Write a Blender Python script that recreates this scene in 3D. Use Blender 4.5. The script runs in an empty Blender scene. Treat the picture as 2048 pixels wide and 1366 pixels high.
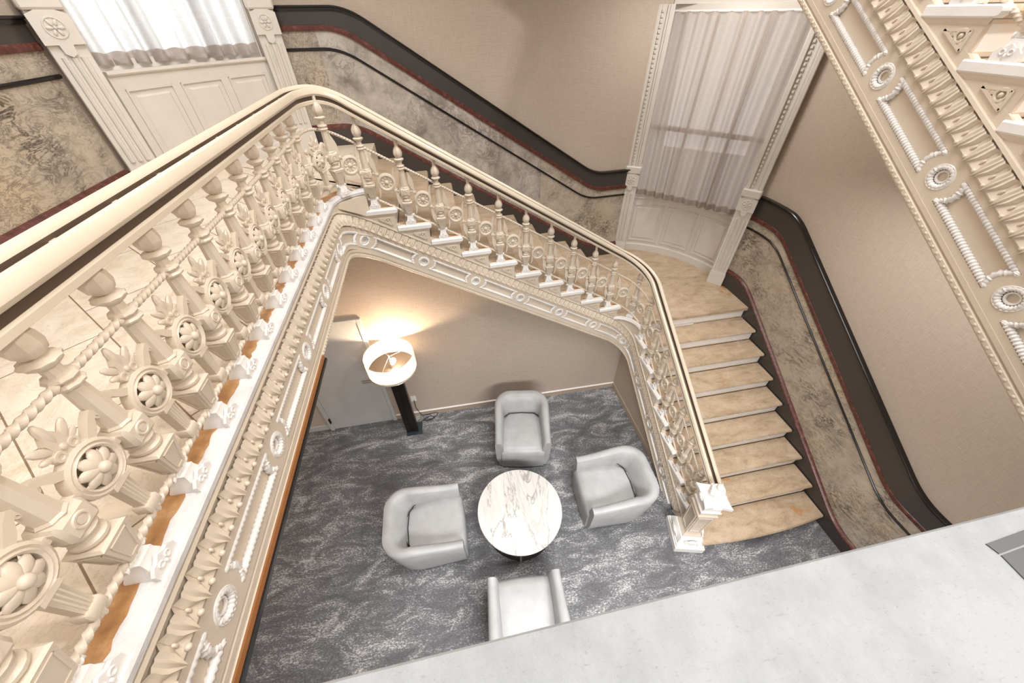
import bpy, math, random
from mathutils import Vector, Matrix, geometry
random.seed(7)
PI=math.pi
S=1.08                      # working units -> metres, applied to every mesh at the end
sc=bpy.context.scene
COL=sc.collection

# ------------------------------------------------------------------ materials
def srgb(r,g,b):
    f=lambda c:((c/255+.055)/1.055)**2.4 if c>10.3 else c/255/12.92
    return (f(r),f(g),f(b),1)
class NT:
    def __init__(s,name):
        s.m=bpy.data.materials.new(name); s.m.use_nodes=True
        s.t=s.m.node_tree; s.n=s.t.nodes; s.b=s.n['Principled BSDF']; s.out=s.n['Material Output']
    def new(s,t,**k):
        n=s.n.new(t)
        for a,v in k.items():
            if a in n.inputs.keys(): n.inputs[a].default_value=v
            else: setattr(n,a,v)
        return n
    def link(s,a,b): s.t.links.new(a,b)
    def coord(s,scale=(1,1,1),rot=(0,0,0),kind='Object'):
        c=s.new('ShaderNodeTexCoord'); m=s.new('ShaderNodeMapping')
        m.inputs['Scale'].default_value=scale; m.inputs['Rotation'].default_value=rot
        s.link(c.outputs[kind],m.inputs['Vector']); return m.outputs['Vector']
    def noise(s,vec,scale,detail=4,rough=.55,dist=0):
        n=s.new('ShaderNodeTexNoise'); n.inputs['Scale'].default_value=scale
        n.inputs['Detail'].default_value=detail; n.inputs['Roughness'].default_value=rough
        n.inputs['Distortion'].default_value=dist; s.link(vec,n.inputs['Vector']); return n.outputs['Fac']
    def ramp(s,fac,stops):
        r=s.new('ShaderNodeValToRGB'); e=r.color_ramp.elements
        while len(e)<len(stops): e.new(.5)
        for x,(p,c) in zip(e,stops): x.position=p; x.color=c
        s.link(fac,r.inputs['Fac']); return r.outputs['Color']
    def mix(s,fac,a,b,mode='MIX'):
        m=s.new('ShaderNodeMix',data_type='RGBA',blend_type=mode)
        if isinstance(fac,(int,float)): m.inputs[0].default_value=fac
        else: s.link(fac,m.inputs[0])
        for i,v in ((6,a),(7,b)):
            if isinstance(v,tuple): m.inputs[i].default_value=v
            else: s.link(v,m.inputs[i])
        return m.outputs[2]
    def bump(s,h,strength=.2,dist=.01):
        b=s.new('ShaderNodeBump'); b.inputs['Strength'].default_value=strength; b.inputs['Distance'].default_value=dist
        s.link(h,b.inputs['Height']); s.link(b.outputs['Normal'],s.b.inputs['Normal'])
    def base(s,c,rough=.5,metal=0,spec=.5):
        if isinstance(c,tuple): s.b.inputs['Base Color'].default_value=c
        else: s.link(c,s.b.inputs['Base Color'])
        s.b.inputs['Roughness'].default_value=rough; s.b.inputs['Metallic'].default_value=metal
        s.b.inputs['Specular IOR Level'].default_value=spec
        return s.m
W=(1,1,1,1); K=(0,0,0,1)
def plain(name,c,rough=.5,metal=0,bump=0,bs=60):
    t=NT(name); v=t.coord(); n=t.noise(v,6,3)
    col=t.mix(t.ramp(n,[(.3,K),(.7,W)]),tuple(x*.93 for x in c[:3])+(1,),c)
    if bump: t.bump(t.noise(v,bs,3),bump,.004)
    return t.base(col,rough,metal)
M={}
M['iron']=plain('cream_painted_iron',srgb(217,203,185),.36,0,.25,90)
M['iron_white']=plain('white_painted_iron',srgb(238,235,231),.33,0,.2,90)
M['rail']=plain('handrail_paint',srgb(214,200,180),.27,0,.12,30)
M['groove']=plain('handrail_groove_brown',srgb(84,67,53),.5)
M['wood_white']=plain('off_white_wood_paint',srgb(214,207,198),.42,0,.05)
M['slate']=plain('black_slate',srgb(64,59,56),.3,0,.08,20)
M['black']=plain('black_gloss_stone',srgb(22,20,20),.25)
M['door']=plain('pale_grey_door_paint',srgb(190,189,187),.35)
M['base']=plain('taupe_baseboard',srgb(178,160,142),.45)
M['base_edge']=plain('white_trim_edge',srgb(235,230,222),.4)
M['chrome']=plain('satin_steel',srgb(200,200,200),.25,1)
M['dark_metal']=plain('dark_bronze_metal',srgb(46,40,37),.4,.6)
M['plate_metal']=plain('blued_steel_plate',srgb(92,104,112),.35,.8)
M['cord']=plain('black_rubber_cord',srgb(20,20,20),.5)
M['plastic']=plain('white_plastic',srgb(232,228,220),.4)
M['slate_tile']=plain('grey_slate_tile',srgb(88,90,93),.5,0,.1,40)
M['rust']=plain('orange_rust',srgb(150,98,54),.7,0,.3,60)
def m_red():
    t=NT('red_marble'); v=t.coord(); n=t.noise(v,25,5,.65)
    return t.base(t.ramp(n,[(.3,srgb(62,32,27)),(.55,srgb(96,52,44)),(.78,srgb(138,96,84))]),.35)
M['red']=m_red()
def m_marble(name,base,light,dark,vs,rot,amt,warm=None):
    t=NT(name); v=t.coord((1,1,1),rot); v2=t.coord((1,.35,1),rot)
    big=t.noise(v,3.2,6,.65,.6)
    col=t.ramp(big,[(.25,dark),(.48,base),(.75,light)])
    if warm:
        w=t.noise(v,1.6,3); col=t.mix(t.ramp(w,[(.52,K),(.75,(.8,.8,.8,1))]),col,warm,'MIX')
    mus=t.noise(v2,vs,9,.72,1.4)
    vein=t.ramp(mus,[(.455,K),(.495,W),(.505,W),(.545,K)])
    msk=t.ramp(t.noise(v,2.4,4,.6),[(.42,K),(.66,W)])
    f=t.mix(1.0,vein,msk,'MULTIPLY'); f=t.mix(1.0,f,(amt,amt,amt,1),'MULTIPLY')
    fine=t.noise(v,60,6,.75); spk=t.ramp(fine,[(.56,K),(.72,(.6,.6,.6,1))])
    col=t.mix(f,col,srgb(58,50,46))
    v3=t.coord((1,.5,.8),(rot[0]+.5,rot[1]-.4,rot[2]+.9)); m3=t.noise(v3,vs*2.6,8,.75,.9)
    vein3=t.ramp(m3,[(.475,K),(.498,W),(.502,W),(.525,K)]); msk3=t.ramp(t.noise(v,1.7,5,.65),[(.40,K),(.58,W)])
    col=t.mix(t.mix(1.0,t.mix(1.0,vein3,msk3,'MULTIPLY'),(amt*.8,)*3+(1,),'MULTIPLY'),col,srgb(66,57,52)); col=t.mix(t.mix(1.0,spk,msk,'MULTIPLY'),col,srgb(96,86,80))
    return t.base(col,.33)
M['marble_tan']=m_marble('tan_veined_marble',srgb(180,168,152),srgb(198,187,170),srgb(146,136,124),9,(.3,.4,.5),1.0,srgb(190,170,142))
M['marble_grey']=m_marble('grey_clouded_marble',srgb(176,166,156),srgb(206,198,190),srgb(116,108,104),5,(.2,.9,.3),.55)
def m_tread():
    t=NT('worn_tan_marble_tread'); v=t.coord(); v2=t.coord((.8,1.5,1.5),(0,0,.25))
    n=t.noise(v2,5,8,.7,.5)
    col=t.ramp(n,[(.25,srgb(152,130,106)),(.48,srgb(186,164,138)),(.72,srgb(210,190,167))])
    n2=t.noise(v,3.1,3,.5,.3); col=t.mix(t.ramp(n2,[(.68,K),(.73,(.75,.75,.75,1))]),col,srgb(188,132,72))
    n3=t.noise(v,50,5,.7); col=t.mix(t.ramp(n3,[(.55,K),(.7,(.55,.55,.55,1))]),col,srgb(124,102,80))
    t.bump(n3,.05,.003); return t.base(col,.36)
M['tread']=m_tread()
def m_tile():
    t=NT('cream_marble_floor_tile'); v=t.coord(rot=(0,0,PI/4))
    n=t.noise(t.coord((1,1,1),(0,0,.4)),5,8,.7,.8)
    col=t.ramp(n,[(.28,srgb(212,194,170)),(.5,srgb(234,219,199)),(.75,srgb(245,233,217))])
    m=t.noise(t.coord((1,1,1),(0,0,1.0)),4,9,.75,1.6); col=t.mix(t.ramp(m,[(.485,K),(.5,(.35,.35,.35,1)),(.515,K)]),col,srgb(150,130,110))
    b=t.new('ShaderNodeTexBrick'); t.link(v,b.inputs['Vector']); b.offset=.5
    b.inputs['Scale'].default_value=1; b.inputs['Mortar Size'].default_value=.0035; b.inputs['Brick Width'].default_value=.62; b.inputs['Row Height'].default_value=.42
    b.inputs['Color1'].default_value=W; b.inputs['Color2'].default_value=(.94,.93,.92,1); b.inputs['Mortar'].default_value=(.33,.26,.2,1)
    return t.base(t.mix(1.0,col,b.outputs['Color'],'MULTIPLY'),.3)
M['tile']=m_tile()
def m_edge(nm,c0,c1):
    t=NT(nm); v=t.coord(); n=t.noise(v,9,6,.6)
    col=t.ramp(n,[(.3,c0),(.6,c1)])
    n2=t.noise(t.coord((1.0,2.6,1)),9,7,.75,.5); col=t.mix(t.ramp(n2,[(.63,K),(.7,(.55,.55,.55,1))]),col,srgb(150,148,146))
    t.bump(t.noise(v,70,5,.7),.6,.005); return t.base(col,.5)
M['edge']=m_edge('white_painted_marble_edge',srgb(206,205,203),srgb(224,223,222))
def m_ledge():
    t=NT('cool_white_painted_stone'); v=t.coord(); n=t.noise(v,5,7,.65)
    col=t.ramp(n,[(.3,srgb(154,158,161)),(.6,srgb(172,176,179))])
    f=t.noise(t.coord((1,2.2,1),(0,0,.3)),55,7,.8); col=t.mix(t.ramp(f,[(.57,K),(.68,(.5,.5,.5,1))]),col,srgb(120,124,127))
    c=t.noise(t.coord((1,2.4,1),(0,0,.5)),9,8,.78,.4); col=t.mix(t.ramp(c,[(.655,K),(.69,(.8,.8,.8,1))]),col,srgb(92,94,95))
    t.bump(t.noise(v,60,6,.75),.7,.006); return t.base(col,.55)
M['ledge']=m_ledge()
def m_stain():
    t=NT('brown_stained_marble'); v=t.coord(); n=t.noise(v,12,6,.65)
    return t.base(t.ramp(n,[(.3,srgb(150,104,62)),(.55,srgb(186,140,92)),(.75,srgb(212,176,134))]),.5)
M['stain']=m_stain()
def m_wall():
    t=NT('taupe_woven_wallpaper')
    a=t.noise(t.coord((3,3,90)),4,4,.6); b=t.noise(t.coord((70,70,3)),4,4,.6)
    f=t.mix(.45,a,b); col=t.ramp(f,[(.3,srgb(164,150,137)),(.5,srgb(186,171,156)),(.72,srgb(202,187,172))])
    t.bump(f,.12,.003); return t.base(col,.75,0,.2)
M['wall']=m_wall()
def m_carpet():
    t=NT('mottled_grey_carpet')
    v=t.coord((1,2.6,1),(0,0,.42)); n=t.noise(v,2.1,8,.72,1.0)
    v2=t.coord((1,1.8,1),(0,0,.35)); g=t.noise(v2,42,5,.78); g2=t.noise(t.coord(),140,2,.7)
    f=t.mix(.52,n,g); f=t.mix(.16,f,g2)
    col=t.ramp(f,[(.36,srgb(80,78,79)),(.48,srgb(106,106,109)),(.534,srgb(127,128,131)),(.548,srgb(186,185,184)),(.7,srgb(206,205,203))])
    t.bump(g2,.5,.006); return t.base(col,.95,0,.1)
M['carpet']=m_carpet()
def m_leather():
    t=NT('pale_grey_leather'); v=t.coord(); t.bump(t.noise(v,220,3),.06,.002)
    n=t.noise(v,7,4); return t.base(t.ramp(n,[(.3,srgb(162,163,164)),(.7,srgb(176,177,178))]),.42)
M['leather']=m_leather()
def m_table():
    t=NT('white_veined_table_marble'); v=t.coord((1.3,.22,1),(0,0,-.38))
    n=t.noise(v,2.6,7,.6,.7); n2=t.noise(v,10,6,.7,.5)
    col=t.ramp(n2,[(.3,srgb(196,194,191)),(.6,srgb(214,212,209))])
    col=t.mix(t.ramp(n,[(.488,K),(.499,(.8,.8,.8,1)),(.501,(.8,.8,.8,1)),(.512,K)]),col,srgb(138,134,130))
    col=t.mix(t.ramp(n,[(.56,K),(.575,(.5,.5,.5,1)),(.59,K)]),col,srgb(168,162,154))
    return t.base(col,.4)
M['table']=m_table()
def m_shade():
    t=NT('cream_linen_lampshade'); b=t.b
    b.inputs['Base Color'].default_value=srgb(246,240,228); b.inputs['Roughness'].default_value=.8
    tr=t.new('ShaderNodeBsdfTranslucent'); tr.inputs['Color'].default_value=srgb(255,252,246)
    mx=t.new('ShaderNodeMixShader'); mx.inputs[0].default_value=.6
    t.link(b.outputs[0],mx.inputs[1]); t.link(tr.outputs[0],mx.inputs[2]); t.link(mx.outputs[0],t.out.inputs['Surface'])
    return t.m
M['shade']=m_shade()
def m_emit(name,c,s):
    t=NT(name); t.b.inputs['Base Color'].default_value=c; t.b.inputs['Emission Color'].default_value=c; t.b.inputs['Emission Strength'].default_value=s
    return t.m
M['bulb']=m_emit('lit_bulb_glass',srgb(255,226,190),950)
def m_curtain(name,c,trans,alpha):
    t=NT(name); f=t.mix(.5,t.noise(t.coord((4,4,160)),4,3),t.noise(t.coord((160,160,6)),4,3))
    col=t.ramp(f,[(.3,tuple(x*.72 for x in c[:3])+(1,)),(.65,c)])
    t.base(col,.9,0,.1)
    tr=t.new('ShaderNodeBsdfTranslucent'); t.link(col,tr.inputs['Color'])
    tp=t.new('ShaderNodeBsdfTransparent')
    m1=t.new('ShaderNodeMixShader'); m1.inputs[0].default_value=trans
    m2=t.new('ShaderNodeMixShader'); m2.inputs[0].default_value=alpha
    t.link(t.b.outputs[0],m1.inputs[1]); t.link(tr.outputs[0],m1.inputs[2])
    t.link(m1.outputs[0],m2.inputs[1]); t.link(tp.outputs[0],m2.inputs[2]); t.link(m2.outputs[0],t.out.inputs['Surface'])
    return t.m
M['linen_white']=m_curtain('sheer_white_linen',srgb(226,224,222),.6,.05)
M['linen']=m_curtain('sheer_grey_linen',srgb(198,184,174),.5,.07)
def m_glass():
    t=NT('window_glass'); t.b.inputs['Transmission Weight'].default_value=1; t.b.inputs['Roughness'].default_value=.02
    t.b.inputs['IOR'].default_value=1.05; t.b.inputs['Base Color'].default_value=(.95,.97,.97,1); return t.m
M['glass']=m_glass()
M['ceiling']=plain('white_ceiling_paint',srgb(232,230,226),.7)

# ------------------------------------------------------------------ mesh builder
def V3(*a): return Vector(a)
class MB:
    def __init__(s): s.v=[]; s.f=[]; s.mi=[]; s.xf=None; s.cur=0
    def add(s,verts,faces):
        o=len(s.v); x=s.xf
        s.v+=[tuple(x(*p)) if x else tuple(p) for p in verts]
        s.f+=[tuple(i+o for i in f) for f in faces]; s.mi+=[s.cur]*len(faces)
    def box(s,x0,x1,y0,y1,z0,z1,c=0):
        if c<=0:
            v=[(x,y,z) for z in (z0,z1) for y in (y0,y1) for x in (x0,x1)]
            s.add(v,[(0,2,3,1),(4,5,7,6),(0,1,5,4),(2,6,7,3),(0,4,6,2),(1,3,7,5)])
        else:
            pl=lambda d:[(x0+d,y0+c),(x0+d+ (c-d),y0+d),(x1-c,y0+d),(x1-d,y0+c),(x1-d,y1-c),(x1-c,y1-d),(x0+c,y1-d),(x0+d,y1-c)]
            s.loft([[(x,y,z) for x,y in pl(d)] for z,d in ((z0,c*.7),(z0+c,0),(z1-c,0),(z1,c*.7))])
    def loft(s,rings,caps=True,closed=True):
        n=len(rings[0]); v=[p for r in rings for p in r]; f=[]
        for i in range(len(rings)-1):
            for j in range(n if closed else n-1):
                k=(j+1)%n; f.append((i*n+j,i*n+k,(i+1)*n+k,(i+1)*n+j))
        if caps:
            f.append(tuple(range(n-1,-1,-1))); f.append(tuple((len(rings)-1)*n+j for j in range(n)))
        s.add(v,f)
    def prism(s,poly,a,b,ax='z'):
        def mk(p,h):
            return (p[0],p[1],h) if ax=='z' else ((p[0],h,p[1]) if ax=='y' else (h,p[0],p[1]))
        s.loft([[mk(p,a) for p in poly],[mk(p,b) for p in poly]])
    def lathe(s,prof,n=16,c=(0,0,0),ax='z',lobe=0,ln=8):
        rings=[]
        for r,z in prof:
            R=[]
            for j in range(n):
                t=2*PI*j/n; rr=r*(1+lobe*math.cos(ln*t)); a,b=rr*math.cos(t),rr*math.sin(t)
                p=(a,b,z) if ax=='z' else ((a,z,b) if ax=='y' else (z,a,b))
                R.append((c[0]+p[0],c[1]+p[1],c[2]+p[2]))
            rings.append(R)
        s.loft(rings)
    def sphere(s,c,r,n=10,m=6):
        r=(r,r,r) if isinstance(r,(int,float)) else r
        v=[(c[0],c[1],c[2]-r[2])]; f=[]
        for i in range(1,m):
            a=-PI/2+PI*i/m
            for j in range(n):
                t=2*PI*j/n; v.append((c[0]+r[0]*math.cos(a)*math.cos(t),c[1]+r[1]*math.cos(a)*math.sin(t),c[2]+r[2]*math.sin(a)))
        v.append((c[0],c[1],c[2]+r[2])); L=len(v)-1
        for j in range(n): f.append((0,1+(j+1)%n,1+j))
        for i in range(m-2):
            for j in range(n):
                a=1+i*n+j; b=1+i*n+(j+1)%n; f.append((a,b,b+n,a+n))
        for j in range(n): f.append((L,1+(m-2)*n+j,1+(m-2)*n+(j+1)%n))
        s.add(v,f)
    def ell(s,c,r,rot,n=8,m=5):          # ellipsoid rotated about local y by rot
        k=MB(); k.sphere((0,0,0),r,n,m); cr,sr=math.cos(rot),math.sin(rot)
        s.add([(c[0]+x*cr+z*sr,c[1]+y,c[2]-x*sr+z*cr) for x,y,z in k.v],k.f)
    def tube(s,pts,r,n=8,closed=False,rib=0,ribn=0,twist=0,star=0,sn=3):
        P=[Vector(p) for p in pts]; L=len(P); rings=[]; up=None; acc=0
        for i in range(L):
            t=(P[(i+1)%L]-P[i-1]) if closed else (P[min(i+1,L-1)]-P[max(i-1,0)])
            t.normalize()
            if up is None: up=Vector((0,0,1)) if abs(t.z)<.9 else Vector((0,1,0))
            a=t.cross(up).normalized(); b=a.cross(t); up=b
            if i>0: acc+=(P[i]-P[i-1]).length
            rr=(r[i] if isinstance(r,(list,tuple)) else r)*(1+rib*(i%2 if ribn==0 else math.cos(2*PI*acc*ribn)))
            R=[]
            for j in range(n):
                th=2*PI*j/n+twist*acc; q=rr*(1+star*math.cos(sn*2*PI*j/n))
                R.append(tuple(P[i]+a*q*math.cos(th)+b*q*math.sin(th)))
            rings.append(R)
        if closed: rings.append(rings[0]); s.loft(rings,False)
        else: s.loft(rings)
    def ring(s,c,R,r,ax='y',n=24,m=8,rib=0,ribn=0,sy=1):
        rings=[]
        for i in range(n+1):
            t=2*PI*i/n; rr=r*(1+rib*math.cos(ribn*t)); q=[]
            for j in range(m):
                a=2*PI*j/m; rad=R+rr*math.cos(a); h=rr*sy*math.sin(a)
                x,z=rad*math.cos(t),rad*math.sin(t)
                p=(x,h,z) if ax=='y' else ((x,z,h) if ax=='z' else (h,x,z))
                q.append((c[0]+p[0],c[1]+p[1],c[2]+p[2]))
            rings.append(q)
        s.loft(rings,False)
    def ribbon(s,path,y0,y1):            # path [(u,z,width)] in local xz -> flat bar extruded in y
        Lf=[];Rt=[]
        for i,(u,z,w) in enumerate(path):
            a=path[max(i-1,0)]; b=path[min(i+1,len(path)-1)]
            t=Vector((b[0]-a[0],b[1]-a[1])).normalized(); n=Vector((-t.y,t.x))
            Lf.append((u+n.x*w/2,z+n.y*w/2)); Rt.append((u-n.x*w/2,z-n.y*w/2))
        rings=[[(l[0],y0,l[1]),(r[0],y0,r[1]),(r[0],y1,r[1]),(l[0],y1,l[1])] for l,r in zip(Lf,Rt)]
        s.loft(rings)
    def holes(s,loops,fmap,depth):       # plate with holes: loops[0] outer, others holes; fmap(a,b,n)->point
        allp=[p for l in loops for p in l]
        tri=geometry.tessellate_polygon([[Vector((p[0],p[1],0)) for p in l] for l in loops])
        N=len(allp); v=[fmap(a,b,depth) for a,b in allp]+[fmap(a,b,0) for a,b in allp]
        f=[tuple(t) for t in tri]; k=0
        for l in loops:
            n=len(l)
            for j in range(n): f.append((k+j,k+(j+1)%n,N+k+(j+1)%n,N+k+j))
            k+=n
        s.add(v,f)
    def build(s,name,mat,parent=None,smooth=35,loc=None,rot=None,local=False):
        me=bpy.data.meshes.new(name)
        o=bpy.data.objects.new(name,me); COL.objects.link(o)
        off=Vector((0,0,0))
        if parent is not None:
            o.parent=parent
            if not local: off=WL[parent.name] if parent.name in WL else Vector((0,0,0))
        if loc is not None and parent is None and not local: off=Vector(loc)
        me.from_pydata([tuple(Vector(p)-off) for p in s.v],[],s.f)
        mats=mat if isinstance(mat,list) else [mat]
        for m in mats: me.materials.append(m)
        if len(mats)>1: me.polygons.foreach_set('material_index',s.mi)
        if smooth:
            me.polygons.foreach_set('use_smooth',[True]*len(me.polygons))
            me.update(); me.set_sharp_from_angle(angle=math.radians(smooth))
        import bmesh
        bm=bmesh.new(); bm.from_mesh(me); bmesh.ops.recalc_face_normals(bm,faces=bm.faces); bm.to_mesh(me); bm.free()
        if loc is not None: o.location=loc
        WL[o.name]=off if parent is not None or loc is None else Vector(loc)
        if parent is not None and loc is None: WL[o.name]=off
        if rot is not None: o.rotation_euler=rot
        return o
WL={}
def thing(name,label,cat,loc=(0,0,0),rz=0,group=None,kind=None):
    o=bpy.data.objects.new(name,None); COL.objects.link(o); o.location=loc; o.rotation_euler=(0,0,rz)
    o.empty_display_size=.1
    if label: o['label']=label
    if cat: o['category']=cat
    if group: o['group']=group
    if kind: o['kind']=kind
    WL[o.name]=Vector(loc); return o
def tag(o,label=None,cat=None,group=None,kind=None):
    if label: o['label']=label
    if cat: o['category']=cat
    if group: o['group']=group
    if kind: o['kind']=kind
    return o
def copy_tree(o,parent=None,loc=None,rz=None):
    c=o.copy(); COL.objects.link(c)
    if parent is not None: c.parent=parent
    if loc is not None: c.location=loc
    if rz is not None: c.rotation_euler=(0,0,rz)
    for ch in list(o.children): copy_tree(ch,c)
    return c

# ------------------------------------------------------------------ key dimensions (working units)
r_,g_=.17,.27317
Z1,Z2=1.53,3.40
nA=lambda y:.17+r_/g_*(y-1.0287)            # nose line of the lower run
nB=lambda x:3.23-.6231*(x+.403)             # nose line of the middle run
nC=lambda y:4.49+r_/g_*(y-1.50)             # nose line of the run above
yin=lambda x:3.255+.055*(x+.4)              # inner tread ends of the middle run
ywall=lambda x:4.862+.06*x                  # outer wall of the middle run
XA0,XA1=2.22,3.80
TOP=8.2

# plan path with a left-hand normal (towards the open well)
class Path:
    def __init__(s,pts,zf):
        s.p=[Vector(p) for p in pts]; s.s=[0]
        for a,b in zip(s.p,s.p[1:]): s.s.append(s.s[-1]+(b-a).length)
        s.L=s.s[-1]; s.z=[zf(p,i) for i,p in enumerate(s.p)]
        s.t=[]
        for i in range(len(s.p)):
            t=s.p[min(i+1,len(s.p)-1)]-s.p[max(i-1,0)]; s.t.append(t.normalized())
    def seg(s,x):
        import bisect
        i=min(max(bisect.bisect_right(s.s,x)-1,0),len(s.p)-2)
        return i,(x-s.s[i])/(s.s[i+1]-s.s[i])
    def pos(s,x):
        i,f=s.seg(x); return s.p[i].lerp(s.p[i+1],f)
    def tan(s,x):
        i,f=s.seg(x); f=min(max(f,0),1); return s.t[i].lerp(s.t[i+1],f).normalized()
    def Z(s,x):
        i,f=s.seg(x); return s.z[i]+(s.z[i+1]-s.z[i])*f
    def th(s,x):
        return math.atan((s.Z(x+.03)-s.Z(x-.03))/.06)
    def at(s,x,dv,a=0,b=0,n=0):
        if a or b:
            th=s.th(x); q=x+a*math.cos(th)-b*math.sin(th); z=s.Z(x)+dv+a*math.sin(th)+b*math.cos(th)
        else: q=x; z=s.Z(x)+dv
        p=s.pos(q); t=s.tan(q)
        return (p.x-t.y*n,p.y+t.x*n,z)
def fillet(pts,rads,step=.03):
    out=[]; P=[Vector(p) for p in pts]
    for i,p in enumerate(P):
        r=rads[i]
        if r<=0: out.append(p); continue
        a=(P[i-1]-p).normalized(); b=(P[i+1]-p).normalized()
        ang=a.angle(b); d=r/math.tan(ang/2); c=p+(a+b).normalized()*(r/math.sin(ang/2))
        q0=p+a*d; q1=p+b*d; a0=math.atan2((q0-c).y,(q0-c).x); a1=math.atan2((q1-c).y,(q1-c).x)
        dl=(a1-a0+PI)%(2*PI)-PI; n=max(4,int(abs(dl)*r/step))
        for k in range(n+1): out.append(c+Vector((math.cos(a0+dl*k/n),math.sin(a0+dl*k/n)))*r)
    res=[out[0]]
    for q in out[1:]:
        L=(q-res[-1]).length; n=max(1,int(L/.06)); s0=res[-1]
        for k in range(1,n+1): res.append(s0.lerp(q,k/n))
    return res
def smin(a,b,k): 
    h=max(k-abs(a-b),0)/k; return min(a,b)-h*h*k*.25
def smax(a,b,k): return -smin(-a,-b,k)
def main_pts(off,ystart,yend):
    xA=2.235-off*-1; 
    # off = shift towards the stairs (positive = away from the well)
    xA=2.235+off; fB=lambda x:yin(x)+.018+off; xL=-.85-off
    return fillet([(xA,ystart),(xA,fB(xA)),(xL,fB(xL)),(xL,yend)],[0,.27+off,.27+off,0])
def zline_builder(pts,level,k=.10):
    # base line: nose line on the runs, constant slope round the bends, level on the landing
    P=[Vector(p) for p in pts]; z=[]; 
    for i,p in enumerate(P):
        z.append(None)
    iA=[i for i,p in enumerate(P) if abs(p.x-P[0].x)<1e-4]
    iL=[i for i,p in enumerate(P) if abs(p.x-P[-1].x)<1e-4]
    for i in iA: z[i]=nA(P[i].y)
    iB=[i for i,p in enumerate(P) if i>iA[-1] and i<iL[0] and abs((P[i+1]-P[i-1]).normalized().y)<.06]
    for i in iB: z[i]=nB(P[i].x)
    sl=.6231*.9985
    a,b=iA[-1],iB[0]; d=[0]
    for i in range(a,b): d.append(d[-1]+(P[i+1]-P[i]).length)
    for i in range(a,b): z[i]=z[a]+(z[b]-z[a])*d[i-a]/d[-1]
    c=iB[-1]; acc=0
    for i in range(c+1,len(P)):
        acc+=(P[i]-P[i-1]).length; z[i]=z[c]+sl*acc
    return [ (smin(q,level,k) if i>=iB[len(iB)//2] else q) for i,q in enumerate(z)]
PTS=main_pts(0,1.18,-.55)
zz=zline_builder(PTS,3.59,.12)
FP=Path(PTS,lambda p,i:zz[i])                       # fascia path
RPTS=main_pts(.042,1.20,-.55)
zr=zline_builder(RPTS,3.4+.62-.585,.08)
RP=Path(RPTS,lambda p,i:zr[i]+.585)                 # underside of the handrail
zu=zline_builder(RPTS,3.4+.485-.385,.08); UP=Path(RPTS,lambda p,i:zu[i]+.385)
zl=zline_builder(RPTS,3.4+.085+.02,.05); LP=Path(RPTS,lambda p,i:zl[i]-.02)
CPTS=fillet([(2.235,-.25),(2.235,3.35)],[0,0])
CF=Path(CPTS,lambda p,i:nC(p.y))
CRPTS=fillet([(2.277,-.25),(2.277,3.30)],[0,0])
CR=Path(CRPTS,lambda p,i:nC(p.y)+.585); CU=Path(CRPTS,lambda p,i:nC(p.y)+.385); CL=Path(CRPTS,lambda p,i:nC(p.y)-.02)

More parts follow.
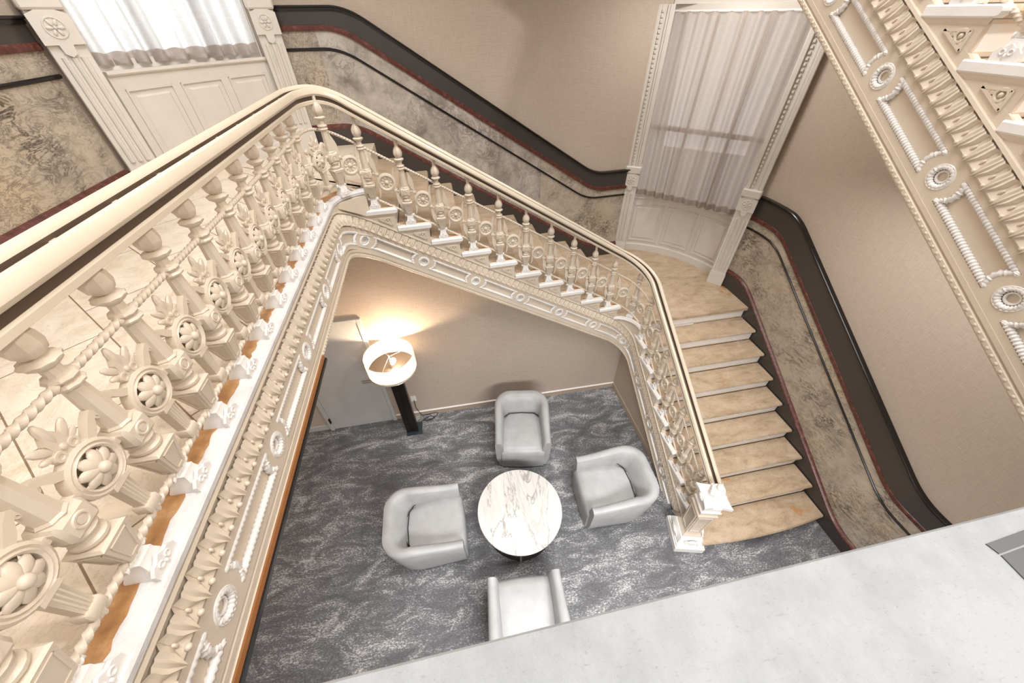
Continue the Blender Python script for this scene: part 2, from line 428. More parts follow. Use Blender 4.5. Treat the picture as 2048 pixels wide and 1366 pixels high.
# ------------------------------------------------------------------ fascia / stringer
def build_fascia(P,parent,L=.577,s_off=.2,s0=0,s1=None,pitch0=.076,zcap=99):
    s1=P.L if s1 is None else s1
    ss=[x for x in P.s if s0<=x<=s1]
    if ss[0]>s0: ss=[s0]+ss
    if ss[-1]<s1: ss=ss+[s1]
    prof=[(-.17,-.05),(-.17,0),(-.222,0),(-.224,.014),(-.238,.016),(-.246,.006),(-.252,.004),(-.285,.010),(-.315,.022),(-.338,.030),(-.346,.026),(-.348,.0),
          (-.560,.0),(-.562,.022),(-.585,.022),(-.588,.014),(-.596,.014),(-.602,.024),(-.622,.024),(-.628,.016),(-.636,.012),(-.636,-.06)]
    def fp(s,dv,n,k):
        x,y,z=P.at(s,dv,n=n)
        return (x,y,min(z,zcap-.0005*k) if k<3 else z)
    b=MB(); b.loft([[fp(s,dv,n,k) for k,(dv,n) in enumerate(prof)] for s in ss]); b.build('stringer_fascia',M['iron'],parent,30)
    # leaf (egg and dart) band
    b=MB()
    spots=[]; sx=s0+.03
    while sx<s1-.03:
        pp_=P.pos(sx); pt=pitch0 if pp_.x<-.80 or pitch0<.07 else .056
        spots.append((sx,pt)); sx+=pt
    kw=1;
    rows_=[(.044,.036,.014,.016),(.028,.034,.016,.021),(.012,.037,.020,.027),(-.004,.035,.024,.034),(-.022,.022,.030,.041),(-.044,.004,.036,.043)]
    leaf=[];lf=[]
    for bb_,w_,ne,nm_ in rows_: leaf+=[(-w_,bb_,ne-.012),(-w_*.55,bb_,ne+.004),(-w_*.22,bb_,ne-.001),(0,bb_,nm_),(w_*.22,bb_,ne-.001),(w_*.55,bb_,ne+.004),(w_,bb_,ne-.012)]
    for a_ in range(5):
        for c_ in range(6): q_=a_*7+c_; lf.append((q_,q_+1,q_+8,q_+7))
    for s,pitch in spots:
        kw=pitch/.074
        b.add([P.at(s,-.295,a*kw,bb,nn+.004) for a,bb,nn in leaf],lf)
        if s+pitch/2>s1-.01: continue
        k=MB(); k.sphere((0,0,0),(.010*kw,.009*kw,.010*kw),8,5)
        b.add([P.at(s+pitch/2,-.334,x,z,.034+y) for x,y,z in k.v],k.f)
        k=MB(); k.sphere((0,0,0),(.006*kw,.007*kw,.013),8,5)
        b.add([P.at(s+pitch/2,-.302,x,z,.020+y) for x,y,z in k.v],k.f)
    b.build('leaf_moulding',M['iron'],parent,40)
    b=MB(); pitch=.03; n=int((s1-s0)/pitch)
    for i in range(n):
        s=s0+(i+.5)*pitch; k=MB(); k.sphere((0,0,0),(.011,.007,.008),6,4)
        b.add([P.at(s,-.612,x,z,.022+y) for x,y,z in k.v],k.f)
    b.build('bead_moulding',M['iron'],parent,50)
    # panelled plate: alternating round and oblong openings with gadrooned borders
    pl=MB(); bd=MB(); hb=.094; d=.02
    s=s0+s_off
    units=[]
    while s<s1+.6:
        cth=math.cos(P.th(min(max(s,s0+.03),s1-.03))); units.append((s,L*cth,cth)); s+=L*cth
    if s0+s_off>.1:
        th=P.th(s0+.05); units=[(s0+s_off-L*math.cos(th),L*math.cos(th),math.cos(th))]+units
    for s,Ls,cth in units:
        Lu=L
        def edge(a0,b0,a1,b1,n): return [(a0+(a1-a0)*k/n,b0+(b1-b0)*k/n) for k in range(n)]
        A0,A1=-.0735,Lu-.0735
        circ=[(.049*math.cos(2*PI*k/36),.049*math.sin(2*PI*k/36)) for k in range(36)]
        def oblong(e,q):
            h=.062-e; x0,x1=.078+e,Lu-.078-e; o=[]
            o+=edge(x0,-h,x1,-h,14)
            for k in range(5): t=k/5; o.append((x1-.022*math.sin(PI*t),-h+2*h*t))
            o+=edge(x1,h,x0,h,14)
            for k in range(5): t=k/5; o.append((x0+.022*math.sin(PI*t),h-2*h*t))
            return o
        # clip: map with clamping to the path's extent
        def fm(a,bb,nn,s=s):
            th=P.th(min(max(s,s0+.031),s1-.031)); q=s+a*math.cos(th)-bb*math.sin(th)
            q2=min(max(q,s0),s1)
            # follow the local slope along the path instead of a straight chord
            z=P.Z(min(max(s+a*math.cos(th),s0),s1))-.455+bb*math.cos(th)+ (math.sin(th)*0)
            z=P.Z(q2)-.455+ bb/ max(math.cos(P.th(min(max(q2,s0+.031),s1-.031))),.5)
            p=P.pos(q2); t=P.tan(q2)
            return (p.x-t.y*nn,p.y+t.x*nn,z)
        if s+Ls<s0 or s-Ls>s1: continue
        if s-.08<s0 or s+Ls>s1+.02: continue
        def blk(x): return x+.022*0
        rt_=[(.078+.022*math.sin(PI*k/6),-.062+.124*k/6) for k in range(7)]
        lf_=[(-x,-y) for x,y in rt_]
        pl.holes([rt_+lf_,circ[::-1]],fm,d)
        k=MB(); k.tube([(a,bb,0) for a,bb in circ],.0165,6,True,-.3,0)
        bd.add([fm(x*.86,y*.86,.012+z) for x,y,z in k.v],k.f)
        k=MB(); k.tube([(a,bb,0) for a,bb in circ],.004,5,True)
        bd.add([fm(x*1.04,y*1.04,.020+z) for x,y,z in k.v],k.f)
        cc=[(.024*math.cos(2*PI*j/16),.024*math.sin(2*PI*j/16)) for j in range(16)]
        k=MB(); k.tube([(a,bb,0) for a,bb in cc],.006,6,True)
        bd.add([fm(x,y,.006+z) for x,y,z in k.v],k.f)
        # gadrooned oblong border
        ob=oblong(.011,0); pts=[]
        for (a0,b0),(a1,b1) in zip(ob,ob[1:]+ob[:1]):
            m=max(1,round(math.hypot(a1-a0,b1-b0)/.0085))
            for j in range(m): pts.append((a0+(a1-a0)*j/m,b0+(b1-b0)*j/m,0))
        k=MB(); k.tube(pts,.0175,6,True,-.3,0)
        bd.add([fm(x,y,.010+z) for x,y,z in k.v],k.f)
        for (ca,cb) in ((.088,.05),(.088,-.05),(Lu-.088,.05),(Lu-.088,-.05)):
            k=MB(); k.sphere((0,0,0),(.018,.013,.009),8,4)
            bd.add([fm(ca+x,cb+y,.016+z) for x,y,z in k.v],k.f)
    hv=lambda v,sx:v/max(math.cos(P.th(min(max(sx,s0+.031),s1-.031))),.5)
    for blo,bhi in ((.062,.094),(-.094,-.062)):
        pl.loft([[P.at(sx,-.455+hv(blo,sx),n=-.002),P.at(sx,-.455+hv(blo,sx),n=d),P.at(sx,-.455+hv(bhi,sx),n=d),P.at(sx,-.455+hv(bhi,sx),n=-.002)] for sx in ss])
    pl.build('panel_plate',M['iron'],parent,30)
    bd.build('panel_border',M['iron_white'],parent,60)

# ------------------------------------------------------------------ treads / risers / spandrels
def run_frame(kind):
    # local (u uphill from nose, w from inner end towards the outer wall, z) -> world
    if kind=='A': return lambda nose,u,w,z:(XA0+w,nose+u,z)
    if kind=='B': return lambda nose,u,w,z:(nose-u,yin(nose-u)-.008+w,z)
def add_tread(parent,kind,nose,z,width,depth=g_+.02,first=False):
    F=run_frame(kind); b=MB(); T=.042
    prof=[(0.012,-T),(0.0,-T+.010),(-.004,-T/2),(0.0,-.010),(.010,0),(depth,0),(depth,-T)]
    ws=[0,.006,.055,width]
    def ring(w,e):
        o=[]
        for u,zz in prof:
            uu=u
            if first:
                c=1-((w-width*.5)/(width*.5))**2
                uu=u-(.05*c if u<.1 else 0)
            o.append(F(nose,uu,w,z+ (zz if not e else max(min(zz,-.006),-T+.006))))
        return o
    rg=[ring(0,True),ring(.006,False),ring(.05,False)]
    b.cur=1; b.loft(rg); b.cur=0
    nseg=10 if first else 1
    b.loft([ring(.05+(width-.05)*k/nseg,False) for k in range(nseg+1)])
    # brown stained strip where the paint stops
    b.cur=2; b.add([F(nose,.03,.052,z+.0015),F(nose,.03,.082,z+.0015),F(nose,depth-.04,.078,z+.0015),F(nose,depth-.04,.050,z+.0015)],[(0,1,2,3)]); 
    o=b.build('tread',[M['tread'],M['iron_white'],M['stain']],parent,30)
def add_riser(parent,kind,nose,z,width):
    F=run_frame(kind); b=MB(); h=r_-.042; z0=z-r_; u0=.032
    f=lambda u,w,zz:F(nose,u,w,z0+zz)
    def bx(u1,u2,w1,w2,a,c):
        v=[f(u,w,zz) for zz in (a,c) for w in (w1,w2) for u in (u1,u2)]
        b.add(v,[(0,2,3,1),(4,5,7,6),(0,1,5,4),(2,6,7,3),(0,4,6,2),(1,3,7,5)])
    bx(u0,u0+.02,.03,width,0,h)
    b.cur=1
    bx(u0-.006,u0,.03,width-.03,h-.018,h-.004); bx(u0-.006,u0,.03,width-.03,.006,.022)
    b.cur=0
    for w in (.35,.35+width*.42,width-.25):
        k=MB(); k.ring((0,0,0),.022,.004,'y',14,5)
        b.add([f(u0-.002+y,w+x*1.3,h*.5+z*.9) for x,y,z in k.v],k.f)
        k=MB(); k.sphere((0,0,0),(.04,.004,.008),8,4)
        b.add([f(u0-.001+y,w+.05+x,h*.5+z) for x,y,z in k.v],k.f)
    b.build('riser',[M['iron_white'],M['iron']],parent,30)
def add_spandrel(parent,kind,nose,z):
    F=run_frame(kind); b=MB(); sl=r_/g_
    zt=z-.042; W0=.016
    def f(u,zz,n): return F(nose,u,W0-n,zz)
    lo=lambda u:z+sl*u-.235
    # backing panel
    poly=[(.03,zt),(g_+.032,zt),(g_+.032,lo(g_+.03)),(.03,lo(.03))]
    b.add([f(u,a,0) for u,a in poly]+[f(u,a,-.03) for u,a in poly],[(0,1,2,3),(7,6,5,4),(0,4,5,1),(1,5,6,2),(2,6,7,3),(3,7,4,0)])
    # end mould under the tread
    b.add([f(u,a,n) for u,a,n in [(.012,zt,.010),(g_+.03,zt,.010),(g_+.03,zt-.016,.006),(.02,zt-.016,.006),(.02,zt-.024,0),(g_+.03,zt-.024,0)]],[(0,1,2,3),(3,2,5,4)])
    # raised triangular frame
    A=Vector((.062,zt-.038)); B=Vector((.235,zt-.038)); C=Vector((.062,lo(.062)+.05)); 
    B.x=(zt-.038-.05-z+.235)/sl
    cen=(A+B+C)/3
    def bar(p,q,w):
        t=(q-p).normalized(); n=Vector((-t.y,t.x))*w/2
        ps=[p+n,q+n,q-n,p-n]; 
        b.add([f(x.x,x.y,.009) for x in ps]+[f(x.x,x.y,0) for x in ps],[(0,1,2,3),(0,4,5,1),(2,6,7,3),(1,5,6,2),(3,7,4,0)])
    for p,q in ((A,B),(B,C),(C,A)): bar(p,q,.010)
    # scroll ornament inside
    inr=cen+(A-cen)*.18
    k=MB(); k.ring((0,0,0),.021,.006,'y',16,6); b.add([f(inr.x+x,inr.y+zz,.004+y) for x,y,zz in k.v],k.f)
    k=MB(); k.sphere((0,0,0),(.010,.009,.010),8,5); b.add([f(inr.x+x,inr.y+zz,.004+y) for x,y,zz in k.v],k.f)
    for tgt in (B,C):
        for t_ in (.42,.62,.8):
            p=inr.lerp(tgt,t_); k=MB(); rr=.012*(1.15-t_)+.003; k.sphere((0,0,0),(rr*1.3,.006,rr),7,4); b.add([f(p.x+x,p.y+zz,.003+y) for x,y,zz in k.v],k.f)
    b.build('spandrel',M['iron'],parent,35)
def soffit(parent,kind,n0,n1,z0,z1,width):
    F=run_frame(kind); b=MB()
    q=[(n0,z0),(n1,z1)]; sgn=1
    v=[]
    for dz in (-.45,-.48):
        for nn,zz in q:
            for w in (.03,width): v.append(F(nn,.0,w,zz+dz))
    b.add(v,[(0,1,3,2),(4,6,7,5),(0,4,5,1),(2,3,7,6),(0,2,6,4),(1,5,7,3)])
    b.build('soffit',M['wall'],parent,0)

stairs=thing('staircase','cast-iron and marble staircase turning a corner, climbing from the carpeted floor to the upper landing','staircase',(3.0,1.05,0))
noA=[1.0287+g_*k for k in range(9)]
for k in range(8):
    add_tread(stairs,'A',noA[k],.17*(k+1),XA1-XA0,first=(k==0))
    if k>0: add_spandrel(stairs,'A',noA[k],.17*(k+1))
for k in range(9): add_riser(stairs,'A',noA[k],.17*(k+1),XA1-XA0)
noB={m:-.403+.2724*(19-m) for m in range(10,20)}
for m in range(10,20):
    w=ywall(noB[m])-.03-yin(noB[m])
    add_tread(stairs,'B',noB[m],.17*m,w); add_spandrel(stairs,'B',noB[m],.17*m)
for m in range(10,21):
    nx=noB.get(m,-.6754); add_riser(stairs,'B',nx,.17*m,ywall(nx)-.03-yin(nx))
soffit(stairs,'A',1.25,3.2,nA(1.25),nA(3.2),XA1-XA0); soffit(stairs,'B',2.0,-.7,nB(2.0),nB(-.7),1.53)
build_fascia(FP,stairs,zcap=Z2-.036)
# spandrels on the two bends: a curved plate under the landing edges
def bend_plate(sa,sb,ztop,name):
    b=MB(); n=14; rows=[]
    for k in range(n+1):
        s=sa+(sb-sa)*k/n; zt=ztop-.036; zb=min(FP.Z(s)-.20,zt-.005)
        rows.append([FP.at(s,zt-FP.Z(s),n=.002),FP.at(s,zb-FP.Z(s),n=.002),FP.at(s,zb-FP.Z(s),n=-.03),FP.at(s,zt-FP.Z(s),n=-.03)])
    b.loft(rows); 
    return b.build(name,M['iron'],stairs,30)
sA=[s for s,p in zip(FP.s,FP.p) if p.y>3.13][0]; sB=[s for s,p in zip(FP.s,FP.p) if p.x<2.01][0]
bend_plate(sA,sB+.02,Z1,'bend_plate')
sC=[s for s,p in zip(FP.s,FP.p) if p.x<-.62][0]; sD=[s for s,p in zip(FP.s,FP.p) if p.x<-.849][0]
bend_plate(sC,FP.L,Z2,'cavetto_plate')
# quarter landing slab
def arc3(a,m,b,n=14):
    out=[]
    for k in range(n+1):
        t=k/n; out.append(tuple(Vector(a)*(1-t)**2+ (Vector(m)*2-(Vector(a)+Vector(b))*.5)*2*t*(1-t)+Vector(b)*t*t))
    return out
W2=arc3((2.84,5.10),(3.47,4.72),(3.84,4.02))
def inner_bend(P,sa,sb,n,k=14): return [P.at(sa+(sb-sa)*i/k,0,n=n)[:2] for i in range(k+1)]
poly=[(XA1+.06,noA[8])]+[(3.84,3.78)]+[tuple(p) for p in W2[::-1]]+[(2.62,5.03),(2.0,ywall(2.0)),(2.02,yin(2.0))]
ib=inner_bend(FP,sA,sB,.016)
poly=[(XA1+.06,noA[8]-.0)]+poly[1:-1]+[ib[-1]]+ib[::-1][1:]+[(2.235,noA[8])]
b=MB(); b.prism(poly,Z1-.042,Z1); b.build('quarter_landing',M['tread'],stairs,25)
b=MB(); b.loft([[(x+dx,y+dy,z) for (x,y) in [FP.at(s,0,n=nn)[:2] for nn in (.022,-.03)] for z in ((Z1-.04,Z1+.002) if nn>0 else (Z1+.002,Z1-.04))] if False else
   [FP.at(s,Z1-.042-FP.Z(s),n=.012),FP.at(s,Z1-.02-FP.Z(s),n=.024),FP.at(s,Z1+.002-FP.Z(s),n=.016),FP.at(s,Z1+.002-FP.Z(s),n=-.02),FP.at(s,Z1-.042-FP.Z(s),n=-.02)]
   for dx,dy in [(0,0)] for s in [sA+(sB-sA)*k/14 for k in range(15)]]); b.build('landing_nosing',M['iron_white'],stairs,30)

# ------------------------------------------------------------------ upper landing floor (structure) + white edge + ledge
edge_pts=[p for p in inner_bend(FP,sC,sD,.014)]
b=MB()
poly=[(-2.42,-2.2),(3.86,-2.2),(3.86,.06),(2.30,.06),(-.98,.06),(-.98,2.92)]+[(FP.at(sC+(sD-sC)*k/8,0,n=-.11)[:2]) for k in range(8,-1,-1)]+[(-.665,yin(-.66)+.1),(-.665,ywall(-.66)),(-1.30,4.78),(-2.2,4.4),(-2.42,3.60)]
b.prism(poly,Z2-.2,Z2)
o=tag(b.build('floor_upper',M['tile'],None,0),kind='structure')
b=MB()
def eprof(s): return [FP.at(s,Z2-.034-FP.Z(s),n=.006),FP.at(s,Z2-.026-FP.Z(s),n=.015),FP.at(s,Z2-.006-FP.Z(s),n=.017),FP.at(s,Z2+.003-FP.Z(s),n=.012),FP.at(s,Z2+.003-FP.Z(s),n=-.055),FP.at(s,Z2-.034-FP.Z(s),n=-.055)]
s_end=[s for s,p in zip(FP.s,FP.p) if p.y>.06][-1]
ss=[s for s in FP.s if sC-.02<=s<=s_end]
b.loft([eprof(s) for s in ss]); b.build('landing_edge',M['edge'],stairs,30)
b=MB(); pts=[]
rnd=random.Random(3)
ss2=[sC+.05+ (s_end-sC-.05)*k/140 for k in range(141)]
sR=[s for s,p in zip(FP.s,FP.p) if p.x<-.849 and p.y<1.75]
b.loft([[FP.at(s,dv,n=n) for dv,n in ((-.600,.012),(-.602,.030),(-.622,.034),(-.622,.012))] for s in sR]); b.build('rusted_edge',M['rust'],stairs,0)
b=MB(); b.loft([[FP.at(s,dv,n=n) for dv,n in ((-.622,.0),(-.624,.042),(-.642,.042),(-.642,.0))] for s in sR]); b.build('black_edge',M['black'],stairs,0)
b=MB()
b.loft([[FP.at(s,Z2+.0045-FP.Z(s),n=-.046+rnd.uniform(-.007,.007)),FP.at(s,Z2+.0045-FP.Z(s),n=-.118+rnd.uniform(-.006,.006)),FP.at(s,Z2-.01-FP.Z(s),n=-.118),FP.at(s,Z2-.01-FP.Z(s),n=-.05)] for s in ss2]); b.build('stained_strip',M['stain'],stairs,0)
# ledge in the foreground: the landing's front edge
b=MB()
prof=[(.164,Z2-.02),(.168,Z2-.008),(.162,Z2+.003),(.150,Z2+.006),(-.60,Z2+.006),(-.60,Z2-.25),(.14,Z2-.25),(.14,Z2-.035),(.158,Z2-.03)]
xs=[-.86,-.5,0,.5,1,1.5,2.0,2.235]
b.loft([[(x,y,z) for y,z in prof] for x in xs])
ledge=b.build('floor_ledge',M['ledge'],None,30); tag(ledge,kind='structure')
b=MB()
def qtile(pts,z): b.prism(pts,z-.012,z)
qtile([(1.315,.108),(2.2,.158),(2.2,.128),(1.322,.082)],Z2+.0095); qtile([(1.323,.078),(2.2,.124),(2.2,-.3),(1.35,-.3),(1.317,.02)],Z2+.0095)
o=b.build('floor_inlay',M['slate_tile'],None,0); tag(o,kind='structure')

# ------------------------------------------------------------------ flight above (upper right)
up=thing('staircase','cream painted upper flight with panelled stringer crossing the top right corner','staircase',(3.0,.2,Z2))
noC=[-.138+g_*k for k in range(13)]
for k in range(0,13):
    z=3.4700+.17*k
    add_tread(up,'A',noC[k],z,XA1-XA0); add_riser(up,'A',noC[k],z,XA1-XA0); add_spandrel(up,'A',noC[k],z)
soffit(up,'A',.1,3.3,nC(.1),nC(3.3),XA1-XA0)
build_fascia(CF,up,L=.597,s_off=.25+.25+.10,s0=.45,pitch0=.063)

# the flight above goes on past the picture's top edge: quarter landing and next run
ZC=5.51; nB2=lambda x:ZC+.17+.6231*(2.049-x)
b=MB(); b.prism([(3.85,3.14),(3.85,3.78),(3.78,3.95),(2.70,5.0),(2.0,ywall(2.0)-.01),(2.02,yin(2.0)),(2.17,3.34),(2.235,3.14)],ZC-.40,ZC); b.build('quarter_landing',M['iron'],up,0)
b=MB()
def sec2(x): return [(x,yin(x),nB2(x)-.61),(x,yin(x),nB2(x)-.05),(x,ywall(x)-.01,nB2(x)-.05),(x,ywall(x)-.01,nB2(x)-.42),(x,yin(x)+.05,nB2(x)-.45),(x,yin(x)+.05,nB2(x)-.61)]
b.loft([sec2(2.06),sec2(1.0),sec2(0),sec2(-.75)]); b.build('run_soffit',M['iron'],up,0)

# ------------------------------------------------------------------ balusters
def baluster_proto(name,parent):
    b=MB()
    b.lathe([(.020,.085),(.024,.092)],4,(0,0,0)); 
    def sq(h,z): return [(-h,-h,z),(h,-h,z),(h,h,z),(-h,h,z)]
    b.loft([sq(.020,.088),sq(.022,.094),sq(.040,.190),sq(.042,.196),sq(.036,.203)])
    for sx,sy in ((0,1),(0,-1),(1,0),(-1,0)):          # sunk panel frames on the pedestal faces
        def pf(u,z,n):
            h=.022+(z-.094)/(.096)*.018+n
            return (u,h*sy,z) if sx==0 else (h*sx,u,z)
        for p,q in (((-.014,.104),(.014,.104)),((.014,.104),(.027,.183)),((.027,.183),(-.027,.183)),((-.027,.183),(-.014,.104))):
            t=(Vector(q)-Vector(p)).normalized(); n=Vector((-t.y,t.x))*.002
            c=[Vector(p)+n,Vector(q)+n,Vector(q)-n,Vector(p)-n]; b.add([pf(x.x,x.y,.0028) for x in c]+[pf(x.x,x.y,-.001) for x in c],[(0,1,2,3),(0,1,5,4),(2,3,7,6)])
    b.lathe([(.030,.202),(.036,.210),(.036,.218),(.028,.224),(.026,.230),(.034,.238),(.036,.246),(.030,.252)],16)
    b.box(-.041,.041,-.036,.036,.252,.318,.010)
    for sy in (1,-1): b.ring((0,.036*sy,.285),.017,.004,'y',20,6); b.lathe([(.012,.034*sy),(.010,.0385*sy)],16,(0,0,.285),'y')
    b.lathe([(.032,.316),(.034,.322),(.029,.328),(.022,.466)],8)
    b.lathe([(.022,.462),(.032,.468),(.034,.474),(.030,.480),(.024,.482),(.030,.487),(.033,.493),(.030,.499),(.021,.503),(.018,.508),(.018,.526)],20,lobe=.035,ln=10)
    o=b.build(name,M['iron'],parent,32,local=True,loc=(0,0,0))
    f=MB()
    f.lathe([(.018,.524),(.026,.530),(.037,.540),(.038,.546),(.028,.553),(.015,.556)],20,lobe=.05,ln=10)
    f.lathe([(.014,.554),(.028,.565),(.034,.585),(.032,.606),(.024,.624),(.016,.634),(.013,.642),(.013,.705)],16,lobe=.06,ln=8)
    f.build('finial',M['iron'],o,40,local=True,loc=(0,0,0))
    f=MB()
    f.loft([[(-h,-d,z),(h,-d,z),(h,d,z),(-h,d,z)] for h,d,z in ((.040,.040,0),(.040,.040,.012),(.032,.032,.030),(.026,.026,.060),(.026,.026,.070))])
    f.prism([(-.044,.0),(.044,.0),(.046,.028),(.030,.044),(.018,.043),(0,.056),(-.018,.043),(-.030,.044),(-.046,.028)],.036,.046,'y')
    for u in (-.014,.014): f.ring((u,.047,.030),.008,.003,'y',12,5)
    f.sphere((0,.047,.017),(.006,.004,.009),8,4)
    f.tube([(-.042+.084*k/20,0,.078) for k in range(21)],.013,9,False,0,0,150,.12,3)
    f.build('foot_bracket',M['iron_white'],o,40,local=True,loc=(0,0,0))
    return o
def medallion_proto(name,parent):          # between stair balusters
    b=MB(); n=28
    prof=[(.052,-.012),(.050,.0),(.052,.012),(.058,.016),(.066,.014),(.074,.010),(.077,0),(.074,-.010),(.066,-.014),(.058,-.016)]
    rings=[]
    for i in range(n+1):
        t=2*PI*i/n; rings.append([(r*math.cos(t),h,r*math.sin(t)) for r,h in prof])
    b.loft(rings,False)
    for sg in (1,-1):
        path=[(.078,-.115,.005),(.068,-.085,.013),(.064,-.045,.016),(.062,.0,.017),(.062,.055,.017),(.066,.100,.018),(.074,.132,.034),(.079,.160,.040),(.082,.185,.030),(.086,.212,.016),(.092,.238,.004)]
        b.ribbon([(u*sg,z*sg,w) for u,z,w in path],-.010,.010)
        b.ring((.081*sg,0,.155*sg),.011,.004,'y',14,5,sy=2.4)
        b.box(.062*sg-.014,.062*sg+.014,-.014,.014,.07*sg-.012,.07*sg+.012,.003)
        b.tube([(.064*sg,0,.075*sg),(.078*sg,0,.080*sg),(.094*sg,0,.078*sg)],.007,6)
    o=b.build(name,M['iron'],parent,35,local=True,loc=(0,0,0))
    f=MB()
    for k in range(10):
        t=2*PI*k/10; f.ell((.034*math.cos(t),0,.034*math.sin(t)),(.017,.006,.0095),-t,8,5)
    f.sphere((0,.002,0),(.020,.012,.020),12,6); f.sphere((0,.012,0),(.008,.008,.008),8,5); f.sphere((0,-.012,0),(.008,.008,.008),8,5)
    f.ring((0,0,0),.050,.004,'y',24,5)
    f.build('rosette',M['iron'],o,45,local=True,loc=(0,0,0))
    return o
def lyre_proto(name,parent):               # palmette medallion between landing balusters, origin at floor
    b=MB(); n=28; zc=.300
    prof=[(.050,-.013),(.048,.0),(.050,.013),(.055,.017),(.060,.012),(.065,.016),(.072,.012),(.075,0),(.072,-.012),(.065,-.016),(.060,-.012),(.055,-.017)]
    rings=[]
    for i in range(n+1):
        t=2*PI*i/n; rings.append([(r*math.cos(t),h,zc+r*math.sin(t)) for r,h in prof])
    b.loft(rings,False)
    b.loft([[(-w,-d,z),(w,-d,z),(w,d,z),(-w,d,z)] for w,d,z in ((.024,.016,.238),(.027,.017,.225),(.020,.014,.220),(.016,.013,.128))])
    for u in (-.009,0,.009): b.tube([(u,.013,.222),(u*.8,.012,.130)],.0035,6); b.tube([(u,-.013,.222),(u*.8,-.012,.130)],.0035,6)
    b.box(-.024,.024,-.020,.020,.098,.130,.004)
    b.sphere((0,.006,.082),(.008,.008,.013),8,6)
    for sg in (1,-1):
        b.ribbon([(.045*sg,.352,.020),(.062*sg,.366,.022),(.078*sg,.384,.018),(.092*sg,.392,.020),(.102*sg,.384,.018),(.104*sg,.372,.012)],-.010,.010)
        b.ring((.099*sg,0,.380),.009,.006,'y',12,6,sy=1.6)
        b.ring((.020*sg,0,.382),.010,.006,'y',12,6,sy=1.8)
        b.loft([[(sg*x,-.012,.300-.010),(sg*x,.012,.300-.010),(sg*x,.012,.300+.010),(sg*x,-.012,.300+.010)] for x in (.070,.082)])
        b.sphere((.094*sg,0,.300),(.017,.014,.014),10,6)
        b.ell((.030*sg,0,.412),(.011,.008,.030),.75*sg,8,6); b.ell((.034*sg,0,.392),(.009,.007,.020),1.25*sg,8,5)
    b.prism([(-.022,.366),(.022,.366),(.030,.392),(.018,.402),(.020,.420),(0,.452),(-.020,.420),(-.018,.402),(-.030,.392)],-.007,.007,'y')
    b.ell((0,0,.432),(.012,.010,.036),0,8,6); b.sphere((0,.004,.392),(.010,.010,.010),8,5)
    o=b.build(name,M['iron'],parent,35,local=True,loc=(0,0,0))
    f=MB()
    for k in range(8):
        t=2*PI*(k+.5)/8
        for sd in (1,-1):
            kk=MB(); kk.sphere((0,0,0),(.025,.007,.0155),8,5)
            c,s_=math.cos(t),math.sin(t)
            f.add([(c*(x+.026)-s_*z,sd*(.016-.22*(x)+y),zc+s_*(x+.026)+c*z) for x,y,z in kk.v],kk.f)
    for sd in (1,-1): f.sphere((0,.026*sd,zc),(.015,.011,.015),12,6)
    f.build('flower',M['iron'],o,45,local=True,loc=(0,0,0))
    return o
def sweep_rail(P,s0,s1,parent,name='handrail'):
    pr=[(-.058,.026),(-.064,.045),(-.061,.064),(-.048,.080),(-.031,.086),(-.020,.080),(-.013,.068),(-.010,.044),(.010,.042),(.013,.058),(.020,.069),(.032,.073),(.044,.069),(.053,.056),(.055,.042),(.049,.031),(.041,.026),(.040,.008),(.047,.003),(.047,-.012),(.036,-.018),
        (-.036,-.018),(-.047,-.012),(-.047,.003),(-.042,.012),(-.044,.022)]
    dz_=.022
    pr=[(n,z*1.08+dz_) for n,z in pr]
    b=MB(); ss=[s0]+[s for s in P.s if s0<s<s1]+[s1]
    b.loft([[P.at(s,z,n=n) for n,z in pr] for s in ss]); o=b.build(name,M['rail'],parent,32)
    def gs(sec,nm):
        g=MB(); g.loft([[P.at(s,z*1.08+dz_,n=n) for n,z in sec] for s in ss]); g.build(nm,M['groove'],o,30)
    gs([(-.0125,.0675),(-.0095,.0455),(.0095,.0435),(.0122,.0565),(.0115,.040),(-.011,.041)],'rail_groove')
    gs([(.0485,.0295),(.0415,.0245),(.0405,.0085),(.039,.0085),(.039,.03)],'lower_groove')
def rope(P,s0,s1,parent,r=.0105):
    b=MB(); n=int((s1-s0)/.006); b.tube([P.at(s0+(s1-s0)*k/n,0) for k in range(n+1)],r,12,False,0,0,95,.13,3); b.build('rope_rail',M['iron'],parent,50)

bal=thing('balustrade','ornate cream cast-iron balustrade rising from the newel post and running along the upper landing','balustrade',(2.28,1.2,.17))
base=WL[bal.name]
rotA,rotB,rotL=PI/2,PI,-PI/2
bp=baluster_proto('baluster',bal); mp=medallion_proto('medallion',bal); lp=lyre_proto('palmette_panel',bal)
used={'b':False,'m':False,'l':False}
def place(proto,key,p,rz,parent,pb):
    loc=Vector(p)-pb
    if not used[key]:
        used[key]=True; proto.location=loc; proto.rotation_euler=(0,0,rz); return proto
    return copy_tree(proto,parent,loc,rz)
xa=2.277
posn=[]     # stair balusters: (x,y,z,rot)
for k in range(8):
    y=noA[k]+.17
    if k==0: continue
    posn.append((xa,y,.17*(k+1),rotA))
posn.append((2.205,3.375,Z1,rotA+.75))
for m in range(10,20):
    x=noB[m]-.172; posn.append((x,yin(x)+.058,.17*m,rotB-.055))
posn.append((-.775,3.185,Z2,rotB+.7))
for p in posn: place(bp,'b',p[:3],p[3],bal,base)
for p,q in zip(posn,posn[1:]):
    c=[(a+b_)/2 for a,b_ in zip(p[:3],q[:3])]; d=Vector(q[:2])-Vector(p[:2])
    place(mp,'m',(c[0],c[1],c[2]+.287),math.atan2(d.y,d.x),bal,base)
yl=[2.886-.239*i for i in range(14)]
prev=(-.775,3.185)
